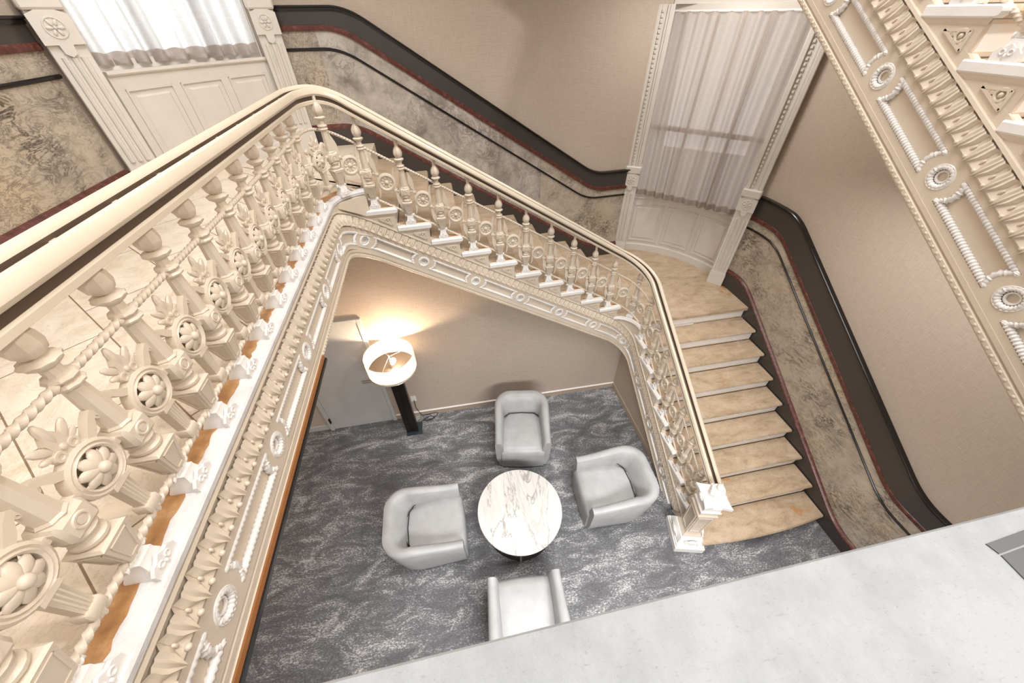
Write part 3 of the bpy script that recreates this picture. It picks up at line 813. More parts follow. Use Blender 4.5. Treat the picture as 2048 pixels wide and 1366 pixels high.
for y in yl:
    place(bp,'b',(-.894,y,Z2),rotL,bal,base)
    d=Vector((-.894,y))-Vector(prev); c=(Vector((-.894,y))+Vector(prev))/2
    place(lp,'l',(c.x,c.y,Z2),math.atan2(d.y,d.x),bal,base); prev=(-.894,y)
sweep_rail(RP,.02,RP.L,bal); rope(UP,.2,UP.L,bal); rope(LP,.2,LP.L,bal)

bal2=thing('balustrade','cream iron balustrade of the upper flight, only its feet showing at the top right edge','balustrade',(2.277,.2,3.64))
for k in range(1,12):
    c=copy_tree(bp,bal2,Vector((xa,noC[k]+.17,3.47+.17*k))-WL[bal2.name],rotA)
    if k<11: copy_tree(mp,bal2,Vector((xa,noC[k]+.17+g_/2,3.47+.17*k+.085+.287))-WL[bal2.name],rotA)
sweep_rail(CR,.3,CR.L-.1,bal2); rope(CU,.4,CR.L-.2,bal2); rope(CL,.4,CR.L-.2,bal2)

# ------------------------------------------------------------------ newel post
nw=thing('newel_post','white cast-iron newel post with square cap and ball finial at the foot of the stairs','newel post',(2.196,1.20,0),math.radians(-14.5))
def nbuild(b,name,mat,parent=nw): return b.build(name,mat,parent,32,local=True,loc=(0,0,0))
b=MB(); b.box(-.160,.160,-.185,.175,0,.10,.006); b.box(-.150,.150,-.172,.165,.10,.125,.006)
b.loft([[(-h,-h,z),(h,-h,z),(h,h,z),(-h,h,z)] for h,z in ((.140,.125),(.132,.16),(.118,.215),(.110,.225))])
for ax,s_ in (('y',-1),('x',-1),('x',1)):
    for dx in (-.05,0,.05):
        if ax=='y': b.ring((dx,s_*.142,.165),.022,.008,'y',14,6)
        else: b.ring((s_*.142,dx,.165),.022,.008,'x',14,6)
    if ax=='y': b.sphere((0,-.15,.19),(.05,.018,.03),12,6)
    else: b.sphere((s_*.15,0,.19),(.018,.05,.03),12,6)
nbuild(b,'base_block',M['iron_white'])
b=MB()
b.loft([[(-h,-h,z),(h,-h,z),(h,h,z),(-h,h,z)] for h,z in ((.098,.222),(.102,.245),(.090,.26),(.074,.30),(.090,.70),(.100,.715),(.100,.735),(.086,.75),(.092,.80))])
for s_ in (-1,1):
    for ax in 'xy':
        for u,w0 in ((-.055,.006),(.055,.006)):
            q=[(u-.006,.32),(u+.006,.32),(u*1.2+.006,.68),(u*1.2-.006,.68)]
            f=lambda u,z,n:(u,s_*(.0745+(z-.30)*.04+n),z) if ax=='y' else (s_*(.0745+(z-.30)*.04+n),u,z)
            b.add([f(a,c,.008) for a,c in q]+[f(a,c,-.002) for a,c in q],[(0,1,2,3),(0,1,5,4),(1,2,6,5),(2,3,7,6),(3,0,4,7)])
        for z in (.325,.675):
            q=[(-.06,z-.006),(.06,z-.006),(.06,z+.006),(-.06,z+.006)]
            b.add([f(a,c,.008) for a,c in q]+[f(a,c,-.002) for a,c in q],[(0,1,2,3),(0,1,5,4),(1,2,6,5),(2,3,7,6),(3,0,4,7)])
nbuild(b,'shaft',M['iron'])
b=MB()
def capring(h,z,cv):
    o=[]
    for i in range(4):
        a=i*PI/2-PI*.75
        for k in range(6):
            t=k/6*2-1; d=h-cv*(1-t*t); x,y=t*h,-d
            if k==0: x,y=-h,-h
            c,s_=math.cos(i*PI/2),math.sin(i*PI/2); o.append((x*c-y*s_,x*s_+y*c,z))
    return o
b.loft([capring(.095,.795,0),capring(.100,.82,0),capring(.085,.835,0),capring(.090,.90,0),capring(.125,.945,.012),capring(.132,.955,.016),capring(.132,.995,.016),capring(.124,1.003,.016)])
for s_ in (-1,1):
    for ax in 'xy':
        p=(0,s_*.118,.965) if ax=='y' else (s_*.118,0,.965)
        b.sphere(p,(.046,.012,.024) if ax=='y' else (.012,.046,.024),14,6)
nbuild(b,'cap',M['iron_white'])
b=MB(); b.lathe([(.062,1.0),(.066,1.01),(.060,1.022),(.050,1.03),(.062,1.045),(.066,1.06)],24)
b.lathe([(.062,1.055),(.070,1.065),(.070,1.105),(.062,1.118),(.046,1.122)],8)
for k in range(4):
    a=k*PI/2+PI/8; b.sphere((.066*math.cos(a),.066*math.sin(a),1.085),(.020,.020,.016),10,6)
b.lathe([(.046,1.12),(.036,1.132),(.026,1.138)],20); b.sphere((0,0,1.160),(.034,.034,.032),16,10)
nbuild(b,'ball_finial',M['iron_white'])

# ------------------------------------------------------------------ walls, floor, ceiling
def wallobj(name,pts,z0,z1,th=.1,mat=None,side=1):
    b=MB(); P=[Vector(p) for p in pts]; n=len(P); nr=[]
    for i in range(n):
        t=(P[min(i+1,n-1)]-P[max(i-1,0)]).normalized(); nr.append(Vector((-t.y,t.x))*th*side)
    zt=z1 if isinstance(z1,list) else [z1]*n; zb=z0 if isinstance(z0,list) else [z0]*n
    b.loft([[(p.x,p.y,zb[i]),(p.x,p.y,zt[i]),(p.x+q.x,p.y+q.y,zt[i]),(p.x+q.x,p.y+q.y,zb[i])] for i,(p,q) in enumerate(zip(P,nr))])
    o=b.build(name,mat or M['wall'],None,30); tag(o,kind='structure'); return o
b=MB(); b.box(-2.44,4.0,-2.2,3.64,-.06,0); tag(b.build('floor',M['carpet'],None,0),kind='structure')
def soft_back(x): return smin(3.18,nB(x)-.47,.05)
xs=[-2.42+4.71*k/40 for k in range(41)]
wallobj('wall_back_lower',[(x,3.54-.012*(x+2.4)) for x in xs],0,[min(3.19,nB(x)-.47) for x in xs],.1)
ys=[3.50-2.1*k/20 for k in range(21)]
wallobj('wall_right_lower',[(2.285,y) for y in ys],0,[max(nA(y)-.47,.03) for y in ys],.03)
wallobj('wall_left',[(-2.42,-2.2),(-2.42,3.78)],0,TOP,.1)
wallobj('wall_back',[(x,ywall(x)) for x in (-1.50,0,1.3,2.80)],1.2,TOP,.1)
rw=[(3.86,-2.2),(3.86,0),(3.86,3.3),(3.86,3.62),(3.85,3.74),(3.82,3.83),(3.79,3.98)]
wallobj('wall_right',rw,0,TOP,.1,side=-1)
wallobj('wall_front',[(-2.42,-2.2),(3.86,-2.2)],0,Z2-.2,.1,side=-1)
# baseboards of the lower room
def strip(name,pts,prof,mats=None,closed=False):
    b=MB(); P=[Vector(p) for p in pts]; rings=[]
    for i,p in enumerate(P):
        t=(P[min(i+1,len(P)-1)]-P[max(i-1,0)]).normalized(); n=Vector((t.y,-t.x))
        rings.append([(p.x+n.x*a,p.y+n.y*a,z) for a,z in prof])
    b.loft(rings); return b
yb=lambda x:3.54-.012*(x+2.4)
o=strip('x',[(-1.10,yb(-1.1)),(2.28,yb(2.28))],[(0,0),(.014,0),(.014,.085),(0,.085)]).build('baseboard_back',M['base'],None,0); tag(o,kind='structure')
strip('x',[(-1.10,yb(-1.1)),(2.28,yb(2.28))],[(0,.085),(.018,.085),(.018,.092),(.006,.102),(0,.102)]).build('white_edge',M['base_edge'],o,0)
o=strip('x',[(-2.42,yb(-2.42)),(-2.04,yb(-2.04))],[(0,0),(.014,0),(.014,.09),(.006,.1),(0,.1)]).build('baseboard_left',M['door'],None,0); tag(o,kind='structure')
o=strip('x',[(2.285,3.48),(2.285,1.45)],[(0,0),(.012,0),(.012,.085),(.005,.095),(0,.095)]).build('baseboard_right',M['base'],None,0); tag(o,kind='structure')

# ------------------------------------------------------------------ door
d1=thing('door_1',None,None,(-1.57,3.53,0),0,None,'structure')
b=MB(); Y=3.528
b.box(-1.985,-1.157,Y-.02,Y-.003,.008,1.87,.002); b.build('door_leaf',M['door'],d1,20)
b=MB()
for x0,x1,z0,z1 in ((-2.04,-1.988,0,1.925),(-1.154,-1.102,0,1.925),(-1.988,-1.154,1.873,1.925)): b.box(x0,x1,Y-.035,Y+.02,z0,z1,.004)
b.build('door_frame',M['door'],d1,20)
for z in (.22,1.0,1.66):
    b=MB(); b.box(-1.995,-1.978,Y-.042,Y-.02,z-.045,z+.045,.003); b.lathe([(.007,z-.05),(.007,z+.05)],10,(-1.99,Y-.044,0)); b.build('hinge',M['dark_metal'],d1,30)
b=MB(); b.lathe([(.026,Y-.03),(.028,Y-.02)],18,(-1.225,0,.93),'y'); b.tube([(-1.225,Y-.03,.93),(-1.225,Y-.07,.93),(-1.245,Y-.075,.93),(-1.345,Y-.075,.93)],.009,8)
b.build('door_handle',M['chrome'],d1,40)
b=MB(); b.lathe([(.024,Y-.034),(.026,Y-.02)],18,(-1.225,0,1.03),'y'); b.build('lock_cylinder',M['chrome'],d1,40)
# outlet
b=MB(); yo=yb(-.79)-.004; b.box(-.83,-.755,yo-.006,yo+.003,.345,.455,.002)
out=b.build('wall_outlet',M['plastic'],None,20,loc=(-.79,yo,.345)); tag(out,'small white wall outlet low on the wall behind the lamp post','outlet')
for z in (.375,.425):
    b=MB(); b.box(-.81,-.775,yo-.008,yo-.0055,z-.014,z+.014,.002); b.build('socket',M['plastic'],out,20)
    
# ------------------------------------------------------------------ dado (marble wainscot) runs
def dado(name,pts,L,parent_loc,split=None,side=1):
    # L: dict of z lists per point; bands swept along the wall
    t=thing(name,None,None,parent_loc,0,None,'structure')
    P=[Vector(p) for p in pts]; n=len(P); N=[]
    for i in range(n):
        tt=(P[min(i+1,n-1)]-P[max(i-1,0)]).normalized(); N.append(Vector((tt.y,-tt.x))*side)
    def band(nm,mat,sect,i0=0,i1=None):
        b=MB(); i1=n-1 if i1 is None else i1
        b.loft([[(P[i].x+N[i].x*a,P[i].y+N[i].y*a,z(i)) for a,z in sect] for i in range(i0,i1+1)])
        b.build(nm,mat,t,32)
    q=lambda k,d=0:(lambda i:L[k][i]+d)
    band('slate_band',M['slate'],[(-.01,q('rt')),(.022,q('rt')),(.022,q('cap',-.035)),(-.01,q('cap',-.035))])
    band('cap_moulding',M['black'],[(-.01,q('cap',-.04)),(.030,q('cap',-.04)),(.034,q('cap',-.030)),(.032,q('cap',-.018)),(.048,q('cap',-.014)),(.052,q('cap',-.006)),(.046,q('cap',0)),(-.01,q('cap',0))])
    band('red_band',M['red'],[(-.01,q('rb')),(.026,q('rb')),(.030,q('rb',.01)),(.028,q('rt',-.004)),(.022,q('rt')),(-.01,q('rt'))])
    sp=split or [(0,n-1,'marble_tan')]
    for a,b_,mk in sp:
        band('marble_frieze',M[mk],[(-.01,q('mid')),(.012,q('mid')),(.012,q('rb')),(-.01,q('rb'))],a,b_)
        band('marble_slab',M[mk],[(-.01,q('low')),(.012,q('low')),(.012,q('mid')),(-.01,q('mid'))],a,b_)
    band('black_roll',M['black'],[(-.01,q('mid',-.012)),(.020,q('mid',-.012)),(.027,q('mid',-.004)),(.027,q('mid',.006)),(.020,q('mid',.013)),(-.01,q('mid',.013))])
    band('red_base',M['red'],[(-.01,q('low',-.045)),(.045,q('low',-.045)),(.047,q('low',-.02)),(.030,q('low',-.004)),(.014,q('low',.004)),(-.01,q('low',.004))])
    band('slate_skirting',M['slate'],[(-.01,q('bot')),(.046,q('bot')),(.046,q('low',-.043)),(-.01,q('low',-.043))])
    return t
def lines(vals,lo,hi,offs,ln):
    out={}
    for k,o in offs.items(): out[k]=[smax(smin(hi[k],ln(v)+o,.10),lo[k],.10) for v in vals]
    return out
xsB=[-1.265+ (2.645+1.265)*k/90 for k in range(91)]
LB=lines(xsB,dict(cap=2.83,rt=2.62,rb=2.565,mid=2.475,low=Z1+.20),dict(cap=4.55,rt=4.415,rb=4.37,mid=4.235,low=Z2+.20),dict(cap=1.17,rt=.978,rb=.925,mid=.772,low=.12),nB)
LB['bot']=[max(min(nB(x)-.35,Z2-.05),Z1-.05) for x in xsB]
i1=[i for i,x in enumerate(xsB) if x>-.97][0]; i2=[i for i,x in enumerate(xsB) if x>1.33][0]; i3=[i for i,x in enumerate(xsB) if x>2.02][0]
dado('trim_1',[(x,ywall(x)) for x in xsB],LB,(0,4.86,1.5),[(0,i1,'marble_tan'),(i1,i2,'marble_grey'),(i2,i3,'marble_tan'),(i3,90,'marble_tan')])
ysA=[3.30-(3.30+2.2)*k/100 for k in range(101)]
pa=[(3.82,3.83),(3.845,3.75),(3.857,3.66),(3.86,3.55),(3.86,3.42)]+[(3.86,y) for y in ysA]
va=[3.9,3.8,3.66,3.55,3.42]+ysA
LA=lines(va,dict(cap=1.24,rt=1.02,rb=.975,mid=.84,low=.19),dict(cap=2.80,rt=2.55,rb=2.50,mid=2.39,low=1.775),dict(cap=1.26,rt=.95,rb=.90,mid=.785,low=.10),nA)
LA['bot']=[max(min(nA(y)-.35,Z1-.05),-.02) for y in va]
dado('trim_2',pa,LA,(3.86,1.5,0))
pl_=[(-2.42,-.4+3.93*k/10) for k in range(11)]
LL={k:[v]*11 for k,v in dict(cap=4.50,rt=4.373,rb=4.33,mid=4.195,low=3.60,bot=3.39).items()}
dado('trim_3',pl_,LL,(-2.42,1.5,Z2))

# ------------------------------------------------------------------ windows
def pilaster(par,c,tn,z0,fl,rt,cp,head,depth=.075,w=.19):
    c=Vector(c); tn=Vector(tn).normalized(); nn=Vector((tn.y,-tn.x))
    X=lambda u,n,z:(c.x+tn.x*u+nn.x*n,c.y+tn.y*u+nn.y*n,z)
    b=MB(); b.xf=X; h=w/2; d=depth
    b.box(-h-.008,h+.008,-.06,d+.008,z0,z0+.17,.004); b.box(-h,h,-.06,d,z0+.17,rt-.16,.004)
    b.box(-h-.004,h+.004,-.06,d+.006,z0+.17,z0+.195,.003)
    for u in (-.048,0,.048):
        b.tube([(u,d+.001,z0+.25),(u,d+.001,fl)],.017,8)
    o=b.build('pilaster',M['wood_white'],par,30)
    b=MB(); b.xf=X; e=.012
    b.prism([(-h-.006,rt-.17),(-.035,rt-.17),(-.03,rt-.215),(0,rt-.235),(.03,rt-.215),(.035,rt-.17),(h+.006,rt-.17),(h+.006,rt-.02),(0,rt+.02),(-h-.006,rt-.02)],d-.01,d+.022,'y')
    b.ring((0,d+.022,rt-.085),.052,.006,'y',24,6)
    for k in range(6):
        t=2*PI*k/6; b.ell((.028*math.cos(t),d+.024,rt-.085+.028*math.sin(t)),(.020,.008,.010),-t,8,5)
    b.sphere((0,d+.026,rt-.085),(.010,.010,.010),8,5)
    b.build('rosette_block',M['wood_white'],o,35)
    b=MB(); b.xf=X
    b.box(-h-.012,h+.012,-.06,d+.03,rt+.0,cp,.012); b.box(-h,h,-.06,d+.0,rt-.17,rt,.002)
    b.box(-h,-h+.05,-.06,d,cp,head,.006); b.box(-h+.05,h-.05,-.06,d-.025,cp,head); b.box(h-.05,h,-.06,d-.005,cp,head,.006); b.box(h-.075,h-.05,-.06,d-.012,cp,head,.004)
    n=int((head-cp)/.045)
    for k in range(n): b.box(-.035,-.012,d-.03,d-.012,cp+.02+k*.045,cp+.043+k*.045)
    b.build('casing',M['wood_white'],o,30)
    return o
def window(name,arc,pL,tL,pR,tR,z0,zs,zh,flL,rtL,cpL,loc,sash):
    t=thing(name,None,None,loc,0,None,'structure')
    pilaster(t,pL,tL,z0,flL,rtL,cpL,zh); pilaster(t,pR,tR,z0,flL,rtL,cpL,zh)
    P=[Vector(p) for p in arc]; n=len(P); N=[]; S_=[0]
    for i in range(n):
        tt=(P[min(i+1,n-1)]-P[max(i-1,0)]).normalized(); N.append(Vector((tt.y,-tt.x)))
        if i: S_.append(S_[-1]+(P[i]-P[i-1]).length)
    PP=Path([tuple(p) for p in arc],lambda p,i:0.0)
    def sw(sect,name_,mat,par=t,sm=30):
        b=MB(); b.loft([[(p.x+q.x*a,p.y+q.y*a,z) for a,z in sect] for p,q in zip(P,N)]); return b.build(name_,mat,par,sm)
    sw([(-.05,z0),(0,z0),(0,zs-.03),(-.05,zs-.03)],'apron_panel',M['wood_white'])
    sw([(-.12,zs-.03),(.012,zs-.03),(.022,zs-.018),(.020,zs),(-.12,zs)],'sill',M['wood_white'])
    sw([(0,z0),(.014,z0),(.014,z0+.10),(.004,z0+.115),(0,z0+.115)],'apron_base',M['wood_white'])
    L=PP.L; m=3; gap=.06; wv=(L-gap*(m+1))/m
    for k in range(m):
        s0=gap+k*(wv+gap); b=MB()
        def q(s,z,nn):
            p=PP.pos(s); tt=PP.tan(s); return (p.x+tt.y*nn,p.y-tt.x*nn,z)
        za,zb=z0+.17,zs-.115
        for a,bb,c,dd in ((s0,s0+wv,zb-.012,zb),(s0,s0+wv,za,za+.012),(s0,s0+.012,za,zb),(s0+wv-.012,s0+wv,za,zb)):
            k6=5; b.loft([[q(a+(bb-a)*i/k6,c,-.002),q(a+(bb-a)*i/k6,c,.012),q(a+(bb-a)*i/k6,dd,.012),q(a+(bb-a)*i/k6,dd,-.002)] for i in range(k6+1)])
        i_=.055; k6=5; a,bb,c,dd=s0+i_,s0+wv-i_,za+i_,zb-i_
        b.loft([[q(a-.015+(bb-a+.03)*i/k6,c-.015,-.002),q(a+(bb-a)*i/k6,c,.010),q(a+(bb-a)*i/k6,dd,.010),q(a-.015+(bb-a+.03)*i/k6,dd+.015,-.002)] for i in range(k6+1)])
        b.build('raised_panel',M['wood_white'],t,25)
    # sash + glass, set back on the chord
    A=P[0]-N[0]*.10; B=P[-1]-N[-1]*.10; ch=(B-A); Lc=ch.length; u=ch.normalized(); nn=Vector((u.y,-u.x))
    X=lambda a,d,z:(A.x+u.x*a+nn.x*d,A.y+u.y*a+nn.y*d,z)
    b=MB(); b.xf=X
    for a0,a1,c0,c1 in ((0,.05,zs,zh),(Lc-.05,Lc,zs,zh),(.05,Lc-.05,zs,zs+.06),(.05,Lc-.05,zh-.06,zh),(.05,Lc-.05,zs+(zh-zs)*.42,zs+(zh-zs)*.42+.05)): b.box(a0,a1,-.02,.02,c0,c1)
    for a in sash: b.box(Lc*a-.016,Lc*a+.016,-.015,.015,zs+.06,zh-.06)
    s1=b.build('sash',M['wood_white'],t,0)
    b=MB(); b.xf=X; b.box(.05,Lc-.05,-.004,.0,zs+.06,zh-.06); b.build('glass',M['glass'],s1,0)
    # head and wall above
    sw([(-.10,zh),(.05,zh),(.05,zh+.16),(.07,zh+.18),(.07,zh+.22),(-.10,zh+.22)],'head_casing',M['wood_white'])
    if zh+.22<TOP: sw([(-.05,zh+.22),(.0,zh+.22),(.0,TOP),(-.05,TOP)],'wall_over',M['wall'])
    for sgn,i in ((0,0),(1,n-1)):
        pass
    return t
window('window_2',W2,(2.735,5.045),(.16,-.095),(3.755,3.878),(.125,-.145),Z1,2.40,4.53,2.50,2.775,2.87,(3.3,4.6,Z1),(.35,.52,.68))
W1=arc3((-2.26,3.74),(-1.87,4.27),(-1.45,4.70))
window('window_1',W1,(-2.325,3.625),(.155,.125),(-1.36,4.735),(.165,.06),Z2,4.195,6.3,4.29,4.525,4.62,(-1.9,4.2,Z2),(.33,.66))
def curtain(label,a,b_,z0,z1,folds,amp,nm,mat='linen'):
    t=thing('curtain',label,'curtain',(a[0],a[1],z0))
    A=Vector(a); B=Vector(b_); d=B-A; L=d.length; u=d.normalized(); nn=Vector((u.y,-u.x)); b=MB(); nu=folds*12; nz=16
    rd=random.Random(nm); ph=[rd.uniform(-.9,.9) for _ in range(folds+2)]; am=[rd.uniform(.5,1.2) for _ in range(folds+2)]
    v=[];f=[]
    for j in range(nz+1):
        tz=j/nz; z=z0+(z1-z0)*tz
        for i in range(nu+1):
            s=i/nu*folds; k=int(min(s,folds-1)); fr=s-k
            pa=ph[k]*(1-fr)+ph[k+1]*fr; aa=am[k]*(1-fr)+am[k+1]*fr
            off=amp*aa*math.sin(2*PI*s+pa+.5*math.sin(3*tz+k*.0))*(1.1-.55*tz)
            x=L*i/nu+ .018*math.sin(2*tz+s*1.3)*math.sin(PI*i/nu)
            zz_=z+ (.007*math.sin(2*PI*s+pa+1) if j==0 else 0)
            p=A+u*x+nn*off; v.append((p.x,p.y,zz_))
    for j in range(nz):
        for i in range(nu): q=j*(nu+1)+i; f.append((q,q+1,q+nu+2,q+nu+1))
    b.add(v,f); b.build('fabric',M[mat],t,0 or 60)
    h=MB()
    vv=[];ff=[]
    for j,z in enumerate((0,.075)):
        for i in range(nu+1):
            p=Vector(v[i]); n2=Vector((nn.x,nn.y,0)); vv.append(tuple(Vector((p.x,p.y,p.z+z))+n2*.003))
    for i in range(nu): ff.append((i,i+1,nu+2+i,nu+1+i))
    h.add(vv,ff); h.build('hem',M['linen'],t,60)
    r=MB(); r.tube([(A.x+u.x*-.02,A.y+u.y*-.02,z1),(B.x+u.x*.02,B.y+u.y*.02,z1)],.012,8); r.build('rod',M['plastic'],t,40)
curtain('sheer grey linen curtain in the tall corner window above the quarter landing',(2.865,5.07),(3.80,4.02),2.455,4.47,10,.044,5)
curtain('sunlit sheer curtain in the window at the top left above the upper landing',(-2.30,3.79),(-1.49,4.68),4.222,6.2,9,.036,11,'linen_white')

# ------------------------------------------------------------------ furniture
def chair_mesh(t,rz):
    Wd,D=.345,.36
    def U(n=40):
        pts=fillet([(Wd-.05,-D+.02),(Wd-.05,D-.055),(-Wd+.05,D-.055),(-Wd+.05,-D+.02)],[0,.15,.15,0],.02)
        return pts
    P=U(); n=len(P); L=[0]
    for a,c in zip(P,P[1:]): L.append(L[-1]+(c-a).length)
    rings=[]
    for i,p in enumerate(P):
        tt=(P[min(i+1,n-1)]-P[max(i-1,0)]).normalized(); N=Vector((tt.y,-tt.x))
        s=L[i]/L[-1]; bk=max(0,min(1,(p.y+.30)/.58)); bk=bk*bk*(3-2*bk)
        h=.545+.085*bk; ln=.012+.085*bk*max(0,N.y)**1.6; th=.045+.010*bk
        fr=min(1,(p.y+D)/.10); 
        sec=[(th*.9-.035-.03*bk*max(0,N.y),.035),(th*.95+ln*.15,.20),(th+ln*.6,.40),(th+ln*.95,h-.035),(th*.75+ln,h-.008),(th*.25+ln*.98,h+.003),(-th*.4+ln*.93,h-.002),(-th*.85+ln*.85,h-.022),(-th*1.05+ln*.55,h-.10),(-th*1.1+ln*.1,.42),(-th*1.1,.36),(-th*.9,.05)]
        rings.append([(p.x+N.x*o,p.y+N.y*o,z) for o,z in sec])
    b=MB(); b.loft(rings); b.build('shell',M['leather'],t,50,local=True,loc=(0,0,0))
    # seat with waterfall front
    b=MB(); k=16; prof=[]
    ys_=[(.25,.385,.24),(.20,.400,.25),(.05,.405,.262),(-.15,.402,.262),(-.28,.395,.262),(-.335,.378,.264),(-.362,.345,.268),(-.372,.28,.270),(-.372,.12,.272),(-.368,.035,.272),(-.30,.035,.262),(.22,.30,.24)]
    rg=[]
    for j in range(k+1):
        u=j/k*2-1; cr=1-u**4*.04; ring=[]
        for i,(y,z,w) in enumerate(ys_):
            yy=y
            if y>.15 and i<2: yy=y-.16*max(0,abs(u)-.45)**1.3
            ring.append((u*w,yy+ (.014*u*u if i>=4 and i<10 else 0),z-(.018*max(0,abs(u)-.75)/.25 if i<6 else 0)))
        rg.append(ring)
    b.loft(rg); b.build('seat',M['leather'],t,50,local=True,loc=(0,0,0))
    b=MB()
    pts=[(.268,-.30,.402),(.266,-.1,.408),(.258,.08,.408),(.235,.17,.406),(.17,.222,.404),(0,.236,.404),(-.17,.222,.404),(-.235,.17,.406),(-.258,.08,.408),(-.266,-.1,.408),(-.268,-.30,.402)]
    b.tube(pts,.005,6); b.build('piping',M['dark_metal'],t,40,local=True,loc=(0,0,0))
    b=MB(); b.box(-.27,.27,-.32,.24,.0,.05,.01); b.build('plinth',M['dark_metal'],t,20,local=True,loc=(0,0,0))
gr='grey leather tub chairs round the coffee table'
chairs=[('grey leather tub chair beyond the round table, backing towards the far wall',(.63,2.735),math.radians(-10)),
 ('grey leather tub chair left of the round table, in front of the lamp side',(-.605,1.725),math.radians(90)),
 ('grey leather tub chair right of the round table, backing towards the stairs',(1.475,1.755),math.radians(-92)),
 ('grey leather tub chair nearest, partly hidden by the white ledge',(.245,.70),math.radians(175))]
c0=thing('tub_chair',chairs[0][0],'chair',(chairs[0][1][0],chairs[0][1][1],0),chairs[0][2],gr); chair_mesh(c0,0)
for lab,p,a in chairs[1:]:
    c=copy_tree(c0,None,(p[0],p[1],0),a); c['label']=lab
tb=thing('coffee_table','round coffee table with white veined marble top and dark drum base between four chairs','table',(.375,1.685,0))
b=MB(); b.lathe([(.450,.392),(.463,.396),(.466,.404),(.466,.414),(.462,.420)],72,(.375,1.685,0)); b.build('tabletop',M['table'],tb,30)
b=MB(); b.lathe([(.36,0),(.36,.05),(.40,.05),(.40,.37),(.43,.375),(.43,.392)],64,(.375,1.685,0)); b.build('drum_base',M['dark_metal'],tb,30)
for a in (-1.75,.35,2.4):
    b=MB(); x,y=.375+.412*math.cos(a),1.685+.412*math.sin(a); b.box(x-.010,x+.010,y-.010,y+.010,0,.392,.002); b.build('upright',M['chrome'],tb,20)
# floor lamp
LX,LY=-.862,3.25
lm=thing('floor_lamp','lit floor lamp with cream drum shade and dark slatted post beside the grey door','lamp',(LX,LY,0))
b=MB(); b.box(-.955,-.735,3.175,3.39,0,.014,.003); b.build('base_plate',M['plate_metal'],lm,20)
for x in (-.918,-.826):
    b=MB(); b.box(x-.034,x+.034,LY-.022,LY+.05,.014,1.28,.003); b.build('post',M['dark_metal'],lm,20)
b=MB(); b.box(-.884,-.860,LY-.01,LY+.038,.014,1.29,.002); b.build('post_spine',M['black'],lm,20)
b=MB()
n=56; rg=[]
for r,z in ((.285,1.305),(.285,1.555),(.281,1.555),(.281,1.305)): rg.append([(LX+r*math.cos(2*PI*k/n),LY+r*math.sin(2*PI*k/n),z) for k in range(n)])
rg.append(rg[0]); b.loft(rg,False); sh=b.build('drum_shade',M['shade'],lm,40)
b=MB()
for a in (2.2,.35,-1.75): b.tube([(LX,LY,1.515),(LX+.28*math.cos(a),LY+.28*math.sin(a),1.545)],.003,6)
for z in (1.306,1.553): b.ring((LX,LY,z),.283,.003,'z',56,6)
b.build('spider_ring',M['chrome'],sh,40)
b=MB(); b.ring((LX,LY,1.318),.281,.002,'z',40,4); b.lathe([(.22,1.332),(.2815,1.332),(.2815,1.336),(.22,1.336)],48,(LX,LY,0)); b.build('diffuser_rim',M['dark_metal'],lm,40)
b=MB(); b.lathe([(.018,1.28),(.02,1.30),(.02,1.38),(.014,1.40)],14,(LX,LY,0)); b.tube([(LX,LY,1.38),(LX,LY,1.53)],.004,6); b.lathe([(.004,1.51),(.010,1.516),(.008,1.53),(.003,1.54)],10,(LX,LY,0)); b.build('socket',M['chrome'],lm,40)
b=MB(); b.sphere((LX+.035,LY-.02,1.46),(.033,.033,.038),14,9); b.lathe([(.014,1.40),(.016,1.43)],10,(LX+.02,LY-.012,0)); b.build('bulb',M['bulb'],lm,50)
b=MB(); rd=random.Random(2); pts=[(-.74,3.40,.01),(-.70,3.40,.008),(-.66,3.42,.008),(-.60,3.40,.008),(-.56,3.43,.008),(-.60,3.47,.01),(-.68,3.44,.012),(-.72,3.41,.012),(-.66,3.385,.008),(-.58,3.41,.012),(-.52,3.46,.008),(-.50,3.50,.010),(-.54,3.505,.03),(-.62,3.50,.012),(-.74,3.50,.012),(-.79,3.50,.2),(-.79,3.505,.37)]
b.tube([tuple(p) for p in pts],.005,6); b.build('power_cord',M['cord'],lm,50)

# ------------------------------------------------------------------ lights
def area(name,loc,size,energy,color,target,sizey=None,spread=PI):
    l=bpy.data.lights.new(name,'AREA'); l.energy=energy; l.color=color; l.size=size
    if sizey: l.shape='RECTANGLE'; l.size_y=sizey
    l.spread=spread
    o=bpy.data.objects.new(name,l); COL.objects.link(o); o.location=loc
    d=Vector(target)-Vector(loc); o.rotation_euler=d.to_track_quat('-Z','Y').to_euler(); return o
def point(name,loc,energy,color,r):
    l=bpy.data.lights.new(name,'POINT'); l.energy=energy; l.color=color; l.shadow_soft_size=r
    o=bpy.data.objects.new(name,l); COL.objects.link(o); o.location=loc; return o
area('skylight',(.6,1.0,9.0),3.0,255,(1.0,.99,.98),(.5,1.4,0),3.0)
point('upper_hall_lamp',(3.25,.13,6.99),270,(1.0,.95,.89),.10)
area('lobby_fill',(.9,-1.3,2.95),2.0,78,(1.0,.985,.97),(.8,.6,0),.8,math.radians(125))  # fill light added below the ledge to brighten carpet and chairs, no fixture
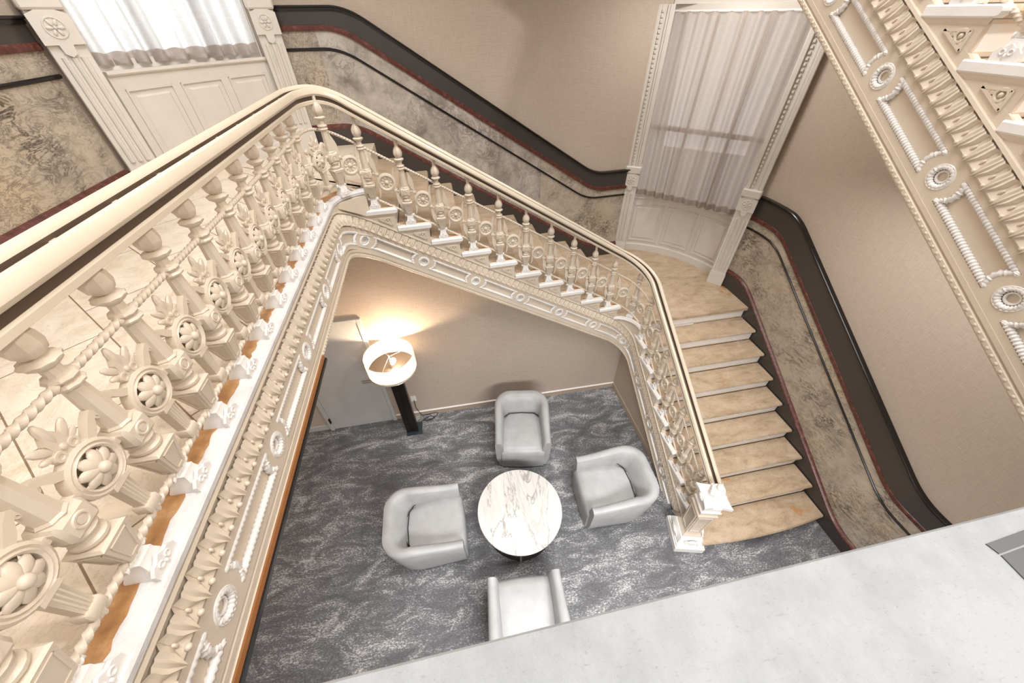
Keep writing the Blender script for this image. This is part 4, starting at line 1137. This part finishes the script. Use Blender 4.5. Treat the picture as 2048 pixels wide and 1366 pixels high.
area('stair_fill',(3.05,1.35,3.5),.7,25,(1.0,.98,.96),(3.05,1.3,0),2.2,math.radians(165))  # unseen fill added under the upper flight to lift treads and right wall
area('landing_fill',(2.75,3.95,5.02),.5,24,(1.0,.97,.93),(2.75,4.0,0),.5,math.radians(170))  # extra unseen fill, added to brighten the corner window side
area('daylight_left_window',(-2.75,5.0,5.6),1.4,75,(.92,.96,1.0),(-1.6,3.8,4.6),2.0)
area('daylight_corner_window',(3.95,5.35,3.7),1.2,9,(1.0,.97,.93),(2.9,4.1,3.2),1.8)
w=bpy.data.worlds.new('World'); sc.world=w; w.use_nodes=True
w.node_tree.nodes['Background'].inputs['Color'].default_value=(1.0,.975,.945,1); w.node_tree.nodes['Background'].inputs['Strength'].default_value=.62

# ------------------------------------------------------------------ camera
F=726.211; PT,RO,YA=math.radians(42.25252213),math.radians(-.7865181),math.radians(10.54538147)
cp,sp=math.cos(PT),math.sin(PT); d=Vector((math.sin(YA)*cp,math.cos(YA)*cp,-sp)); r=Vector((math.cos(YA),-math.sin(YA),0)); u=r.cross(d)
R_=r*math.cos(RO)+u*math.sin(RO); U_=u*math.cos(RO)-r*math.sin(RO)
cam=bpy.data.cameras.new('Camera'); co=bpy.data.objects.new('Camera',cam); COL.objects.link(co)
cam.sensor_fit='HORIZONTAL'; cam.sensor_width=36; cam.lens=F/2048*36; cam.clip_start=.02; cam.clip_end=100
co.matrix_world=Matrix(((R_.x,U_.x,-d.x,0),(R_.y,U_.y,-d.y,0),(R_.z,U_.z,-d.z,4.48631),(0,0,0,1)))
sc.camera=co

# ------------------------------------------------------------------ to metres
bpy.context.view_layer.update()
for me in bpy.data.meshes: me.transform(Matrix.Scale(S,4)); me.update()
for o in bpy.data.objects:
    o.location=Vector(o.location)*S
    if o.type=='LIGHT':
        o.data.energy*=S*S
        if o.data.type=='AREA': o.data.size*=S; o.data.size_y*=S
        else: o.data.shadow_soft_size*=S
sc.view_settings.view_transform='Standard'; sc.view_settings.look='None'; sc.view_settings.gamma=1; sc.view_settings.use_curve_mapping=False
sc.view_settings.exposure=0.32
